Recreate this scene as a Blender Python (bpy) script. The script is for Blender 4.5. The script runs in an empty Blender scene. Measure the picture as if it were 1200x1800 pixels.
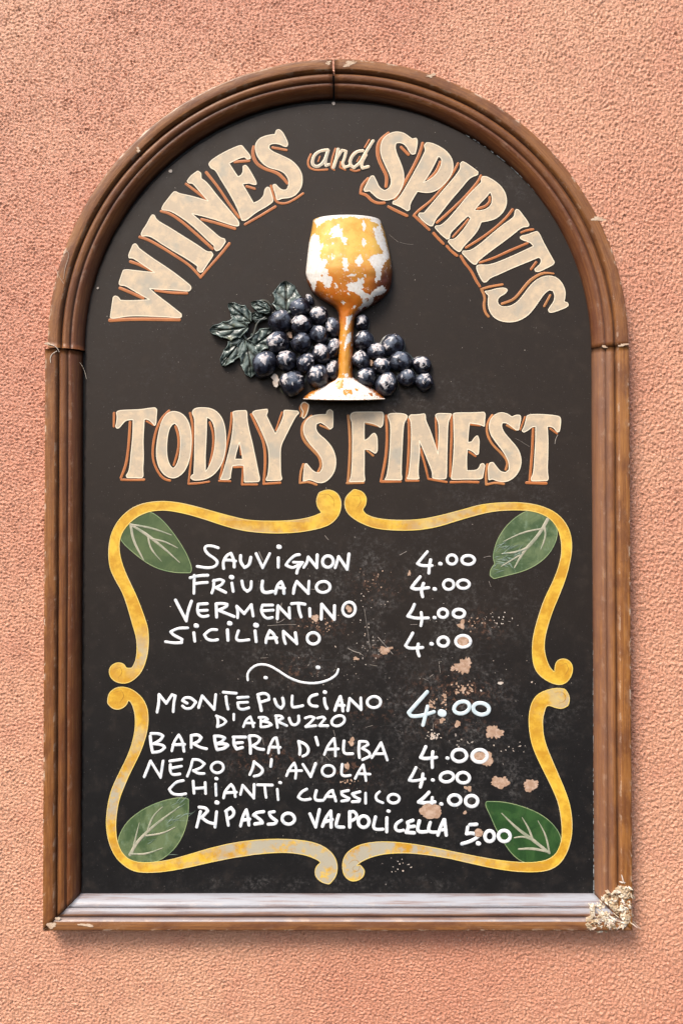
import bpy, math, random
import numpy as np
from mathutils import Vector, Matrix
from mathutils.geometry import tessellate_polygon

SC = bpy.context.scene
COL = SC.collection
random.seed(7)
RNG = np.random.default_rng(11)

# ------------------------------------------------------------------ camera
S = 0.00065            # metres per photo pixel on the wall plane
F = 1500.0             # focal length in photo pixels
DIST = F * S
TILT = math.radians(1.1)
cam_d = bpy.data.cameras.new("camera")
cam = bpy.data.objects.new("camera", cam_d)
COL.objects.link(cam)
cam.location = (0.0, -DIST, -math.tan(TILT) * DIST)
cam.rotation_euler = (math.radians(90) + TILT, 0, 0)
cam_d.sensor_fit = 'HORIZONTAL'
cam_d.sensor_width = 36.0
cam_d.lens = 36.0 * F / 1200.0
cam_d.clip_start = 0.01
cam_d.clip_end = 200.0
SC.camera = cam

# ------------------------------------------------------------------ light
SUN = Vector((-0.38, -0.56, 0.80)).normalized()
world = bpy.data.worlds.new("World")
SC.world = world
world.use_nodes = True
wn = world.node_tree
bg = wn.nodes['Background']
sky = wn.nodes.new('ShaderNodeTexSky')
sky.sky_type = 'NISHITA'
sky.sun_disc = False
sky.sun_elevation = math.asin(SUN.z)
sky.sun_rotation = math.atan2(SUN.x, SUN.y) % (2 * math.pi)
sky.air_density = 1.0
sky.dust_density = 3.5
sky.ozone_density = 1.0
wn.links.new(sky.outputs[0], bg.inputs[0])
bg.inputs[1].default_value = 0.085
sd = bpy.data.lights.new("sun", 'SUN')
sd.energy = 1.5
sd.angle = math.radians(20)
sd.color = (1.0, 0.93, 0.84)
so = bpy.data.objects.new("sun", sd)
COL.objects.link(so)
so.rotation_euler = SUN.to_track_quat('Z', 'Y').to_euler()
so.location = (-1, -1.5, 2)
SC.view_settings.view_transform = 'Standard'
SC.view_settings.look = 'None'
SC.view_settings.gamma = 1.0
SC.view_settings.exposure = 1.2

# ------------------------------------------------------------------ helpers
CP = np.array(cam.location)
ct, st = math.cos(TILT), math.sin(TILT)
ORG = np.array([0.0, 0.0, (900 - 1637) * S])      # base of the sign

def W(px, py, h):
    """point that is h photo pixels proud of the wall, seen at px, py"""
    px = np.asarray(px, float); py = np.asarray(py, float); h = np.asarray(h, float)
    dx = (px - 600) / F
    v = (900 - py) / F
    dy = ct - v * st
    dz = st + v * ct
    y = -h * S
    t = (y - CP[1]) / dy
    return np.stack([CP[0] + dx * t, y + 0 * t, CP[2] + dz * t], -1)

def mesh(name, co, faces, mats, parent=None, midx=None, smooth=False, attrs=None, uv=None, rel=True):
    co = np.asarray(co, float)
    if rel:
        co = co - ORG
    me = bpy.data.meshes.new(name)
    me.from_pydata(co.tolist(), [], [tuple(int(i) for i in f) for f in faces])
    for m in (mats if isinstance(mats, (list, tuple)) else [mats]):
        me.materials.append(m)
    if midx is not None:
        me.polygons.foreach_set('material_index', np.asarray(midx, np.int32))
    if smooth:
        me.polygons.foreach_set('use_smooth', np.ones(len(me.polygons), bool))
    for k, a in (attrs or {}).items():
        a = np.asarray(a, np.float32)
        if a.ndim == 1:
            at = me.attributes.new(k, 'FLOAT', 'POINT'); at.data.foreach_set('value', a)
        else:
            at = me.attributes.new(k, 'FLOAT_COLOR', 'POINT')
            at.data.foreach_set('color', np.concatenate([a, np.ones((len(a), 1), np.float32)], 1).ravel())
    if uv is not None:
        ul = me.uv_layers.new(name='uv')
        li = np.empty(len(me.loops), np.int32)
        me.loops.foreach_get('vertex_index', li)
        ul.data.foreach_set('uv', np.asarray(uv, np.float32)[li].ravel())
    me.update()
    ob = bpy.data.objects.new(name, me)
    COL.objects.link(ob)
    if parent is not None:
        ob.parent = parent
    return ob

def norm2(v):
    l = math.hypot(v[0], v[1]) or 1e-9
    return (v[0] / l, v[1] / l)

def rounded(P, r=1.6, closed=True, soft=48, keep=0.47):
    """round the corners: gentle turns become curves, sharp ones stay tight (r pixels)"""
    n = len(P); out = []
    rng = range(n) if closed else range(1, n - 1)
    if not closed:
        out.append(P[0])
    for i in rng:
        a, b, c = P[i - 1], P[i], P[(i + 1) % n]
        l1 = math.dist(a, b); l2 = math.dist(b, c)
        if l1 < 1e-6 or l2 < 1e-6:
            continue
        d1 = ((b[0] - a[0]) / l1, (b[1] - a[1]) / l1); d2 = ((c[0] - b[0]) / l2, (c[1] - b[1]) / l2)
        ang = math.degrees(math.acos(max(-1, min(1, d1[0] * d2[0] + d1[1] * d2[1]))))
        if ang < 3:
            out.append(b); continue
        k1 = l1 * keep if ang < soft else min(r, l1 * keep)
        k2 = l2 * keep if ang < soft else min(r, l2 * keep)
        p = (b[0] - d1[0] * k1, b[1] - d1[1] * k1); q = (b[0] + d2[0] * k2, b[1] + d2[1] * k2)
        for t in (0, .33, .67, 1):
            out.append(((1 - t) ** 2 * p[0] + 2 * t * (1 - t) * b[0] + t * t * q[0],
                        (1 - t) ** 2 * p[1] + 2 * t * (1 - t) * b[1] + t * t * q[1]))
    if not closed:
        out.append(P[-1])
    res = [out[0]]
    for p in out[1:]:
        if math.dist(p, res[-1]) > 0.15:
            res.append(p)
    if closed and math.dist(res[0], res[-1]) < 0.15:
        res.pop()
    return res

def crop(c, pts):
    ox, oy, f = c
    return [(ox + p[0] / f, oy + p[1] / f) for p in pts]

def jitter(P, a):
    return [(x + random.uniform(-a, a), y + random.uniform(-a, a)) for x, y in P]

class MB:
    """collects flat fills and brush strokes, then makes one mesh"""
    def __init__(s):
        s.v = []; s.f = []; s.m = []; s.a = []
    def add(s, verts, faces, m=0):
        o = len(s.v)
        s.v += verts
        for f in faces:
            s.f.append(tuple(i + o for i in f)); s.m.append(m)
    def fill(s, poly, h0, h1, holes=(), m=0):
        loops = [poly] + list(holes)
        tris = tessellate_polygon([[Vector((x, y, 0)) for x, y in L] for L in loops])
        flat = [p for L in loops for p in L]
        s.add([(x, y, h1) for x, y in flat], [tuple(t) for t in tris], m)
        for L in loops:
            n = len(L)
            s.add([(x, y, h1) for x, y in L] + [(x, y, h0) for x, y in L],
                  [(i, (i + 1) % n, n + (i + 1) % n, n + i) for i in range(n)], m)
    def ribbon(s, path, w, h0, hh, m=0, closed=False, mrim=None, flat=False):
        """w: width or list of widths along the path; domed cross section"""
        n = len(path)
        if n < 2: return
        ws = w if isinstance(w, (list, tuple)) else [w] * n
        if len(ws) != n:
            L = [0]
            for i in range(1, n): L.append(L[-1] + math.dist(path[i], path[i - 1]))
            ws = list(np.interp(np.array(L) / max(L[-1], 1e-6), np.linspace(0, 1, len(ws)), ws))
        st_ = []
        for i in range(n):
            if closed:
                a, b = path[i - 1], path[(i + 1) % n]
            else:
                a, b = path[max(0, i - 1)], path[min(n - 1, i + 1)]
            d = norm2((b[0] - a[0], b[1] - a[1]))
            st_.append((path[i], d, ws[i]))
        if not closed:
            p, d, ww = st_[0]
            r = ww / 2
            pre = [((p[0] - d[0] * r * k, p[1] - d[1] * r * k), d, ww * math.sqrt(max(0.02, 1 - k * k))) for k in (0.98, .8, .45)]
            p, d, ww = st_[-1]
            r = ww / 2
            post = [((p[0] + d[0] * r * k, p[1] + d[1] * r * k), d, ww * math.sqrt(max(0.02, 1 - k * k))) for k in (.45, .8, .98)]
            st_ = pre + st_ + post
        prof = [(-1, 0), (-.86, .75), (-.5, .95), (0, 1), (.5, .95), (.86, .75), (1, 0)]
        V = []
        for (p, d, ww) in st_:
            nx, ny = -d[1], d[0]
            for (t, hz) in prof:
                V.append((p[0] + nx * t * ww / 2, p[1] + ny * t * ww / 2, h0 + hh * hz))
        k = len(prof); N = len(st_)
        F_ = []; M_ = []
        for i in range(N if closed else N - 1):
            j = (i + 1) % N
            for q in range(k - 1):
                F_.append((i * k + q, i * k + q + 1, j * k + q + 1, j * k + q))
                M_.append(mrim if (mrim is not None and q in (0, 1, k - 2, k - 3)) else m)
        if not closed:
            F_.append(tuple(range(k))); M_.append(m)
            F_.append(tuple((N - 1) * k + q for q in range(k))); M_.append(m)
        o = len(s.v)
        s.v += V
        for f, mm in zip(F_, M_):
            s.f.append(tuple(i + o for i in f)); s.m.append(mm)
    def stroke(s, pts, w, h0, hh, m=0, mrim=None, step=0.05, closed=False, wob=0.0):
        """split at sharp corners so that every piece is a clean brush stroke"""
        if closed:
            P = rounded(pts, 1.5, True)
            s.ribbon(P, w, h0, hh, m, True, mrim); return
        pieces = []; cur = [pts[0]]
        for i in range(1, len(pts)):
            cur.append(pts[i])
            if i < len(pts) - 1:
                a, b, c = pts[i - 1], pts[i], pts[i + 1]
                d1 = norm2((b[0] - a[0], b[1] - a[1])); d2 = norm2((c[0] - b[0], c[1] - b[1]))
                if d1[0] * d2[0] + d1[1] * d2[1] < 0.35:
                    pieces.append(cur); cur = [pts[i]]
        pieces.append(cur)
        for k, P in enumerate(pieces):
            Q = rounded(P, 2.0, False, soft=80) if len(P) > 2 else P
            ww = w
            if wob and not isinstance(w, (list, tuple)):
                ww = [w * random.uniform(1 - wob, 1 + wob) for _ in range(max(2, len(Q) // 3 + 2))]
            s.ribbon(Q, ww, h0 + step * k, hh, m, False, mrim)
    def build(s, name, mats, parent, smooth=False):
        v = np.array(s.v)
        return mesh(name, W(v[:, 0], v[:, 1], v[:, 2]), s.f, mats, parent, s.m, smooth)

def pip(px, py, poly):
    """points in polygon (numpy)"""
    ins = np.zeros(px.shape, bool)
    n = len(poly)
    for i in range(n):
        x1, y1 = poly[i]; x2, y2 = poly[(i + 1) % n]
        if y1 == y2: continue
        c = ((y1 > py) != (y2 > py)) & (px < (x2 - x1) * (py - y1) / (y2 - y1) + x1)
        ins ^= c
    return ins

def blob(cx, cy, rx, ry, jag=0.18, n=22, rot=0.0):
    ph = [random.uniform(0, 6.28) for _ in range(4)]
    out = []
    for i in range(n):
        a = 2 * math.pi * i / n
        r = 1 + jag * (.5 * math.sin(2 * a + ph[0]) + .45 * math.sin(3 * a + ph[1]) + .3 * math.sin(5 * a + ph[2])) + random.uniform(-jag, jag) * .6
        x, y = rx * r * math.cos(a), ry * r * math.sin(a)
        out.append((cx + x * math.cos(rot) - y * math.sin(rot), cy + x * math.sin(rot) + y * math.cos(rot)))
    return out

# ------------------------------------------------------------------ materials
class NT:
    def __init__(s, name):
        s.mat = bpy.data.materials.new(name); s.mat.use_nodes = True
        s.t = s.mat.node_tree; s.b = s.t.nodes['Principled BSDF']
    def n(s, typ, **kw):
        nd = s.t.nodes.new(typ)
        for k, v in kw.items():
            if k in nd.inputs.keys() if isinstance(k, str) else False:
                nd.inputs[k].default_value = v
            else:
                setattr(nd, k, v)
        return nd
    def l(s, a, b): s.t.links.new(a, b)
    def coord(s, kind='Object'):
        return s.n('ShaderNodeTexCoord').outputs[kind]
    def noise(s, vec, scale, detail=4.0, rough=.55, dist=0.0):
        nd = s.n('ShaderNodeTexNoise')
        nd.inputs['Scale'].default_value = scale; nd.inputs['Detail'].default_value = detail
        nd.inputs['Roughness'].default_value = rough; nd.inputs['Distortion'].default_value = dist
        if vec is not None: s.l(vec, nd.inputs['Vector'])
        return nd.outputs['Fac']
    def mapping(s, vec, scale):
        m = s.n('ShaderNodeMapping'); m.inputs['Scale'].default_value = scale
        s.l(vec, m.inputs['Vector']); return m.outputs[0]
    def ramp(s, fac, a, b, lo=0.0, hi=1.0):
        r = s.n('ShaderNodeMapRange'); r.interpolation_type = 'SMOOTHSTEP'
        r.inputs['From Min'].default_value = a; r.inputs['From Max'].default_value = b
        r.inputs['To Min'].default_value = lo; r.inputs['To Max'].default_value = hi
        s.l(fac, r.inputs['Value']); return r.outputs[0]
    def math(s, op, a, b=None):
        m = s.n('ShaderNodeMath'); m.operation = op
        for i, x in enumerate((a, b)):
            if x is None: continue
            if isinstance(x, (int, float)): m.inputs[i].default_value = x
            else: s.l(x, m.inputs[i])
        return m.outputs[0]
    def mix(s, fac, a, b, blend='MIX'):
        m = s.n('ShaderNodeMix'); m.data_type = 'RGBA'; m.blend_type = blend
        if isinstance(fac, (int, float)): m.inputs[0].default_value = fac
        else: s.l(fac, m.inputs[0])
        for i, x in ((6, a), (7, b)):
            if isinstance(x, tuple): m.inputs[i].default_value = (*x, 1)
            else: s.l(x, m.inputs[i])
        return m.outputs[2]
    def attr(s, name, out='Fac'):
        a = s.n('ShaderNodeAttribute'); a.attribute_name = name
        return a.outputs[out]
    def base(s, c):
        if isinstance(c, tuple): s.b.inputs['Base Color'].default_value = (*c, 1)
        else: s.l(c, s.b.inputs['Base Color'])
    def rough(s, r):
        if isinstance(r, (int, float)): s.b.inputs['Roughness'].default_value = r
        else: s.l(r, s.b.inputs['Roughness'])
    def bump(s, h, strength, dist=0.001, prev=None):
        b = s.n('ShaderNodeBump'); b.inputs['Strength'].default_value = strength
        b.inputs['Distance'].default_value = dist
        s.l(h, b.inputs['Height'])
        if prev is not None: s.l(prev, b.inputs['Normal'])
        s.l(b.outputs[0], s.b.inputs['Normal']); return b.outputs[0]

def mat_wall():
    m = NT('salmon_stucco'); o = m.coord()
    big = m.noise(o, 2.2, 3, .5); mid = m.noise(o, 22, 4, .6); fine = m.noise(o, 420, 3, .7)
    c = m.mix(m.ramp(big, .35, .65), (0.67, 0.285, 0.178), (0.77, 0.395, 0.248))
    pit = m.noise(o, 300, 4, .75)
    c = m.mix(m.ramp(pit, .30, .42, .45, 0), c, (0.34, 0.12, 0.075))
    c = m.mix(m.ramp(mid, .45, .75, 0, .45), c, (0.64, 0.255, 0.165))
    c = m.mix(m.ramp(fine, .56, .70, 0, .55), c, (0.92, 0.66, 0.52))  # glints on the grain, painted as pale speckles
    m.base(c); m.rough(.40)
    wv = m.noise(m.mapping(o, (1, 1, 1.25)), 330, 3, .62, .35)
    cb = m.math('MULTIPLY', m.attr('coarse'), m.noise(o, 165, 3, .6, .5))
    b0 = m.bump(cb, 1.0, .0055)
    b1 = m.bump(wv, 1.0, .0021, b0)
    m.bump(fine, .8, .0008, b1)
    return m.mat

def mat_board():
    m = NT('board_paint'); o = m.coord()
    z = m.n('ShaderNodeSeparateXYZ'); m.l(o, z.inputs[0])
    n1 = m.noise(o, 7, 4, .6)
    # upper half faded brown plus reflected haze put into the colour, lower field black
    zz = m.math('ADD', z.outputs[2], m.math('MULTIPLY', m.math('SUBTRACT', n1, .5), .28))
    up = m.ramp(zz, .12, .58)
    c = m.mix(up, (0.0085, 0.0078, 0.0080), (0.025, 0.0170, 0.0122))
    m.b.inputs['Specular IOR Level'].default_value = .28
    m2 = m.noise(o, 60, 5, .65)
    c = m.mix(m.ramp(m2, .5, .8, 0, .35), c, (0.055, 0.040, 0.031))
    # chalky scuffing where it has been wiped
    sc = m.attr('scuff'); fine = m.noise(m.mapping(o, (1, 1, 1)), 260, 6, .72)
    cl = m.noise(o, 38, 5, .7)
    f = m.math('MULTIPLY', sc, m.math('MULTIPLY', m.ramp(fine, .44, .72), m.ramp(cl, .40, .68)))
    c = m.mix(m.math('MINIMUM', m.math('MULTIPLY', f, 1.0), .7), c, (0.20, 0.185, 0.175))
    st = m.noise(m.mapping(o, (24, 24, 420)), 1.0, 4, .7)
    f3 = m.math('MULTIPLY', sc, m.ramp(st, .60, .75, 0, .35))
    c = m.mix(f3, c, (0.16, 0.15, 0.145))
    br = m.attr('brown'); fb = m.noise(o, 170, 5, .75, .4)
    f2 = m.math('MULTIPLY', br, m.ramp(fb, .53, .62))
    c = m.mix(m.math('MINIMUM', f2, .55), c, (0.19, 0.095, 0.06))
    sp = m.noise(o, 700, 2, .5)
    c = m.mix(m.ramp(sp, .72, .78, 0, .5), c, (0.30, 0.27, 0.25))
    m.base(c)
    m.rough(m.ramp(m2, .3, .8, .52, .68))
    b1 = m.bump(m.noise(o, 120, 4, .6), .22, .0006)
    m.bump(sp, .12, .0003, b1)
    return m.mat

def mat_frame(name, c1, c2, shade_amt=.55, dust_sheen=0.0, INNER=(0.135, 0.040, 0.016)):
    m = NT(name); uv = m.coord('UV'); o = m.coord()
    st = m.noise(m.mapping(uv, (14, 420, 1)), 1.0, 5, .65)
    bl = m.noise(m.mapping(uv, (26, 60, 1)), 1.0, 4, .6)
    fine = m.noise(o, 420, 4, .7)
    c = m.mix(m.ramp(st, .33, .68), c1, c2)
    c = m.mix(m.ramp(bl, .42, .66, 0, .75), c, (0.150, 0.052, 0.020))
    c = m.mix(m.ramp(fine, .55, .78, 0, .40), c, (0.40, 0.215, 0.115))
    # inner mouldings: redder streaks, and their shading put into the colour
    inn = m.math('MULTIPLY', m.attr('inner'), m.ramp(m.noise(m.mapping(uv, (11, 520, 1)), 1.0, 5, .7), .30, .62, .25, .95))
    c = m.mix(inn, c, INNER)
    # shade in the moulding grooves, put in as a dark colour
    g = m.math('MULTIPLY', m.attr('groove_shade'), m.ramp(m.noise(m.mapping(uv, (30, 300, 1)), 1.0, 4, .6), .25, .60, .35, shade_amt + .35))
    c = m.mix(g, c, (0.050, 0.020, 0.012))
    if dust_sheen:
        # pale dust plus sky reflection painted on the ledges of the mouldings
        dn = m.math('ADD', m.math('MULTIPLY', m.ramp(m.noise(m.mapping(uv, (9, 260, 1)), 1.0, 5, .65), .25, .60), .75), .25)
        du = m.math('MULTIPLY', m.math('MULTIPLY', m.attr('ledge'), dn), dust_sheen)
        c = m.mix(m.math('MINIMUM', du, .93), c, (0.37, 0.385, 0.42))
    # edges rubbed through to the plaster, plus their sky highlight in the colour
    e = m.math('MULTIPLY', m.attr('edge'), m.ramp(m.noise(m.mapping(uv, (55, 90, 1)), 1.0, 6, .7), .52, .62))
    c = m.mix(e, c, (0.72, 0.56, 0.42))
    m.base(c)
    m.rough(m.ramp(fine, .3, .7, .36, .55))
    b1 = m.bump(bl, .55, .0016)
    b2 = m.bump(st, .18, .0006, b1)
    m.bump(fine, .35, .0006, b2)
    m.b.inputs['Specular IOR Level'].default_value = .35
    m.b.inputs['Coat Weight'].default_value = .15
    m.b.inputs['Coat Roughness'].default_value = .25
    return m.mat

def mat_paint(name, c1, c2, scale=60, spot=None, spotamt=.5, rough=.55, bumpk=.12, lo=.40, hi=.65, c3=None):
    m = NT(name); o = m.coord()
    a = m.noise(o, scale, 5, .65, .3); b = m.noise(o, 430, 4, .7)
    c = m.mix(m.ramp(a, lo, hi), c1, c2)
    if c3:
        c = m.mix(m.ramp(m.noise(o, scale * .35, 3, .6), .52, .68), c, c3)
    if spot:
        c = m.mix(m.ramp(b, .60, .72, 0, spotamt), c, spot)
    m.base(c); m.rough(rough)
    m.bump(b, bumpk, .0004)
    return m.mat

def mat_scroll():
    m = NT('scroll_yellow'); o = m.coord()
    a = m.noise(o, 45, 5, .65, .3); b = m.noise(o, 330, 4, .7)
    c = m.mix(m.ramp(a, .38, .66), (0.62, 0.31, 0.022), (0.86, 0.54, 0.055))
    # paint worn thin and greyish along the middle runs
    w = m.attr('worn')
    f = m.math('MULTIPLY', w, m.ramp(m.noise(o, 70, 5, .7), .36, .60))
    c = m.mix(m.math('MINIMUM', f, .92), c, (0.47, 0.44, 0.35))
    c = m.mix(m.ramp(b, .60, .74, 0, .5), c, (0.36, 0.17, 0.03))
    m.base(c); m.rough(.5); m.bump(b, .15, .0004)
    return m.mat

def mat_goblet():
    m = NT('goblet_paint'); o = m.coord()
    col = m.attr('paint', 'Color'); ch = m.attr('chip')
    a = m.noise(o, 90, 5, .65, .3); b = m.noise(o, 360, 4, .7)
    c = m.mix(m.ramp(a, .40, .68, 0, .40), col, (0.95, 0.42, 0.08), 'MULTIPLY')
    c = m.mix(m.ramp(b, .58, .70, 0, .30), c, (0.42, 0.17, 0.03))
    chn = m.math('ADD', ch, m.math('MULTIPLY', m.math('SUBTRACT', m.noise(o, 480, 3, .7), .5), .55))
    f = m.ramp(chn, .47, .53)
    fl = m.math('MULTIPLY', m.ramp(m.noise(o, 210, 5, .7, .5), .60, .63), m.ramp(m.noise(o, 28, 2, .5), .44, .56))
    f = m.math('MAXIMUM', f, m.math('MULTIPLY', fl, .85))
    pl = m.mix(m.ramp(b, .35, .7), (0.88, 0.85, 0.80), (0.76, 0.68, 0.58))
    c = m.mix(f, c, pl)
    m.base(c)
    m.rough(m.math('ADD', m.math('MULTIPLY', f, .30), .30))
    h = m.math('SUBTRACT', m.math('MULTIPLY', a, .1), f)
    b1 = m.bump(h, .30, .0005)
    m.bump(b, .12, .0004, b1)
    return m.mat

def mat_grape():
    m = NT('grape_paint'); g = m.coord('Object')
    oi = m.n('ShaderNodeObjectInfo')
    off = m.n('ShaderNodeCombineXYZ')
    m.l(m.math('MULTIPLY', oi.outputs['Random'], 37.0), off.inputs[0])
    m.l(m.math('MULTIPLY', oi.outputs['Random'], 11.0), off.inputs[2])
    va = m.n('ShaderNodeVectorMath'); va.operation = 'ADD'
    m.l(g, va.inputs[0]); m.l(off.outputs[0], va.inputs[1])
    v = va.outputs[0]
    n1 = m.noise(v, 1.3, 3, .6, .4); n2 = m.noise(v, 6, 4, .7)
    c = m.mix(m.ramp(n1, .42, .60), (0.010, 0.009, 0.013), (0.030, 0.034, 0.052))
    c = m.mix(m.ramp(n2, .5, .75, 0, .5), c, (0.040, 0.020, 0.026))
    s = m.n('ShaderNodeSeparateXYZ'); m.l(g, s.inputs[0])
    cr = m.math('ADD', m.math('MULTIPLY', s.outputs[1], -1.0), m.math('MULTIPLY', s.outputs[2], .42))
    cr = m.math('ADD', cr, m.math('MULTIPLY', s.outputs[0], -.12))
    # a bluish sky sheen put into the colour, then bare plaster at the crown
    kb = m.math('ADD', cr, m.math('MULTIPLY', m.math('SUBTRACT', m.noise(v, 1.9, 3, .6, .4), .5), 2.0))
    c = m.mix(m.ramp(kb, .66, 1.2, 0, .70), c, (0.19, 0.22, 0.28))
    k = m.math('ADD', cr, m.math('MULTIPLY', m.math('SUBTRACT', m.noise(v, 1.7, 4, .55, .8), .5), 2.6))
    k = m.math('ADD', k, m.math('MULTIPLY', m.math('SUBTRACT', oi.outputs['Random'], .5), .5))
    f = m.ramp(k, 1.06, 1.11)
    c = m.mix(f, c, m.mix(m.ramp(n2, .4, .6), (0.74, 0.70, 0.69), (0.46, 0.40, 0.40)))
    m.base(c)
    m.rough(m.math('ADD', m.math('MULTIPLY', f, .28), .26))
    b1 = m.bump(m.math('SUBTRACT', m.math('MULTIPLY', n2, .6), f), .30, .0008)
    m.b.inputs['Specular IOR Level'].default_value = .35
    m.b.inputs['Coat Weight'].default_value = .155
    m.b.inputs['Coat Roughness'].default_value = .18
    return m.mat

def mat_leafcast():
    m = NT('leaf_bronze_green'); o = m.coord()
    a = m.noise(o, 70, 4, .6); b = m.noise(o, 300, 4, .7)
    c = m.mix(m.ramp(a, .4, .62), (0.020, 0.032, 0.028), (0.055, 0.050, 0.034))
    r = m.attr('ridge')
    c = m.mix(m.math('MULTIPLY', r, m.ramp(a, .30, .62, .25, .85)), c, (0.20, 0.26, 0.235))  # greyish highlight on the folds, put into the colour
    c = m.mix(m.ramp(m.noise(o, 60, 3, .6), .60, .72, 0, .5), c, (0.20, 0.19, 0.07))
    m.base(c); m.rough(.36); m.bump(b, .05, .0003)
    m.b.inputs['Coat Weight'].default_value = .2
    return m.mat

def mat_green(name, c1, c2, c3):
    m = NT(name); o = m.coord()
    a = m.noise(o, 38, 5, .65, .6); b = m.noise(m.mapping(o, (1, 1, .6)), 150, 4, .7)
    c = m.mix(m.ramp(a, .40, .62), c1, c2)
    c = m.mix(m.ramp(b, .52, .72, 0, .55), c, c3)
    m.base(c); m.rough(.5); m.bump(b, .15, .0004)
    return m.mat

def mat_corner():
    m = NT('broken_plaster'); o = m.coord()
    a = m.noise(o, 130, 5, .7, .8); b = m.noise(o, 420, 4, .7)
    c = m.mix(m.ramp(a, .46, .60), (0.50, 0.37, 0.23), (0.84, 0.77, 0.65))
    c = m.mix(m.ramp(b, .56, .70, 0, .5), c, (0.85, 0.78, 0.66))
    d = m.noise(o, 90, 3, .6, .5)
    c = m.mix(m.ramp(d, .62, .70, 0, .7), c, (0.20, 0.10, 0.04))
    m.base(c); m.rough(.7); m.bump(b, .4, .0008)
    return m.mat

M_WALL = mat_wall()
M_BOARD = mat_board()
M_FR = mat_frame('frame_brown', (0.195, 0.072, 0.022), (0.34, 0.140, 0.042))
M_FRD = mat_frame('frame_brown_dust_sheen', (0.195, 0.075, 0.026), (0.33, 0.138, 0.040), .45, 1.0)  # rail: dust and sky reflection painted on its upward slopes
M_FRP = mat_frame('frame_brown_lit', (0.235, 0.088, 0.026), (0.40, 0.170, 0.045), .4, .07, (0.215, 0.088, 0.040))  # right stile: light on its inner slope put into a paler colour
M_BACK = mat_paint('backing_black', (0.012, 0.011, 0.011), (0.02, 0.018, 0.017), 40, rough=.8)
M_CREAM = mat_paint('letter_cream', (0.58, 0.46, 0.325), (0.73, 0.56, 0.37), 75, (0.30, 0.23, 0.17), .65, .55, c3=(0.47, 0.415, 0.325))
M_CREAMRIM = mat_paint('letter_cream_edge', (0.86, 0.74, 0.55), (0.90, 0.78, 0.58), 60, rough=.5)
M_ORANGE = mat_paint('shade_orange', (0.50, 0.150, 0.032), (0.40, 0.115, 0.026), 55, (0.62, 0.24, 0.07), .4, .5)
M_OCHRE = mat_paint('shade_ochre', (0.40, 0.185, 0.055), (0.58, 0.23, 0.07), 30, (0.30, 0.13, 0.04), .4, .5)
M_ORIM = mat_paint('shade_orange_edge', (0.56, 0.22, 0.08), (0.46, 0.16, 0.05), 60, rough=.5)
M_SCROLL = mat_scroll()
M_SRIM = mat_paint('scroll_edge', (0.86, 0.62, 0.14), (0.78, 0.60, 0.26), 60, rough=.45)
M_GRA = mat_green('leaf_green_olive', (0.060, 0.100, 0.034), (0.095, 0.140, 0.050), (0.12, 0.15, 0.06))
M_GRB = mat_green('leaf_green_pale', (0.060, 0.105, 0.040), (0.14, 0.19, 0.085), (0.22, 0.30, 0.19))
M_GRC = mat_green('leaf_green_deep', (0.018, 0.062, 0.014), (0.036, 0.100, 0.024), (0.065, 0.115, 0.035))
M_GRIM = mat_paint('leaf_edge', (0.30, 0.37, 0.17), (0.20, 0.30, 0.14), 70, rough=.5)
M_VEIN = mat_paint('vein_grey', (0.48, 0.44, 0.33), (0.30, 0.32, 0.22), 80, rough=.55)
M_WHITE = mat_paint('marker_white', (0.90, 0.90, 0.90), (0.64, 0.69, 0.73), 130, (0.60, 0.60, 0.60), .5, rough=.38, bumpk=.2, lo=.50, hi=.68)
M_WBLUE = mat_paint('marker_bluish', (0.74, 0.84, 0.87), (0.60, 0.72, 0.76), 110, rough=.38, bumpk=.08)
M_CHIP = mat_paint('chip_plaster', (0.44, 0.27, 0.175), (0.60, 0.42, 0.31), 190, (0.28, 0.14, 0.08), .8, .8, .4)
M_CHIPE = mat_paint('chip_edge', (0.055, 0.035, 0.027), (0.22, 0.14, 0.10), 320, rough=.7)
M_CHIPW = mat_paint('chip_pale', (0.70, 0.62, 0.54), (0.60, 0.46, 0.36), 170, (0.40, 0.30, 0.22), .5, .8, .4)
M_CHIPT = mat_paint('chip_tan', (0.56, 0.38, 0.26), (0.70, 0.55, 0.40), 200, (0.28, 0.14, 0.07), .8, .8, .4)
M_FLECK = mat_paint('fleck', (0.46, 0.40, 0.34), (0.26, 0.22, 0.20), 200, rough=.7)
M_DUST = mat_paint('dust', (0.30, 0.33, 0.34), (0.10, 0.11, 0.115), 160, (0.6, 0.64, 0.64), .7, .8)
M_GOB = mat_goblet()
M_GRAPE = mat_grape()
M_LEAFC = mat_leafcast()
M_CORNER = mat_corner()
M_THREAD = mat_paint('cobweb', (0.75, 0.66, 0.54), (0.6, 0.5, 0.4), 60, rough=.6)

# ------------------------------------------------------------------ the wall
def band_noise(h, w, lam, spread, ax=1.0, seed=0):
    r = np.random.default_rng(seed)
    n = np.fft.rfft2(r.standard_normal((h, w)))
    fy = np.fft.fftfreq(h)[:, None] / ax; fx = np.fft.rfftfreq(w)[None, :]
    f = np.sqrt(fx * fx + fy * fy) + 1e-9
    n *= np.exp(-(np.log(f * lam) ** 2) / (2 * spread ** 2))
    o = np.fft.irfft2(n, s=(h, w))
    return o / o.std()

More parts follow.
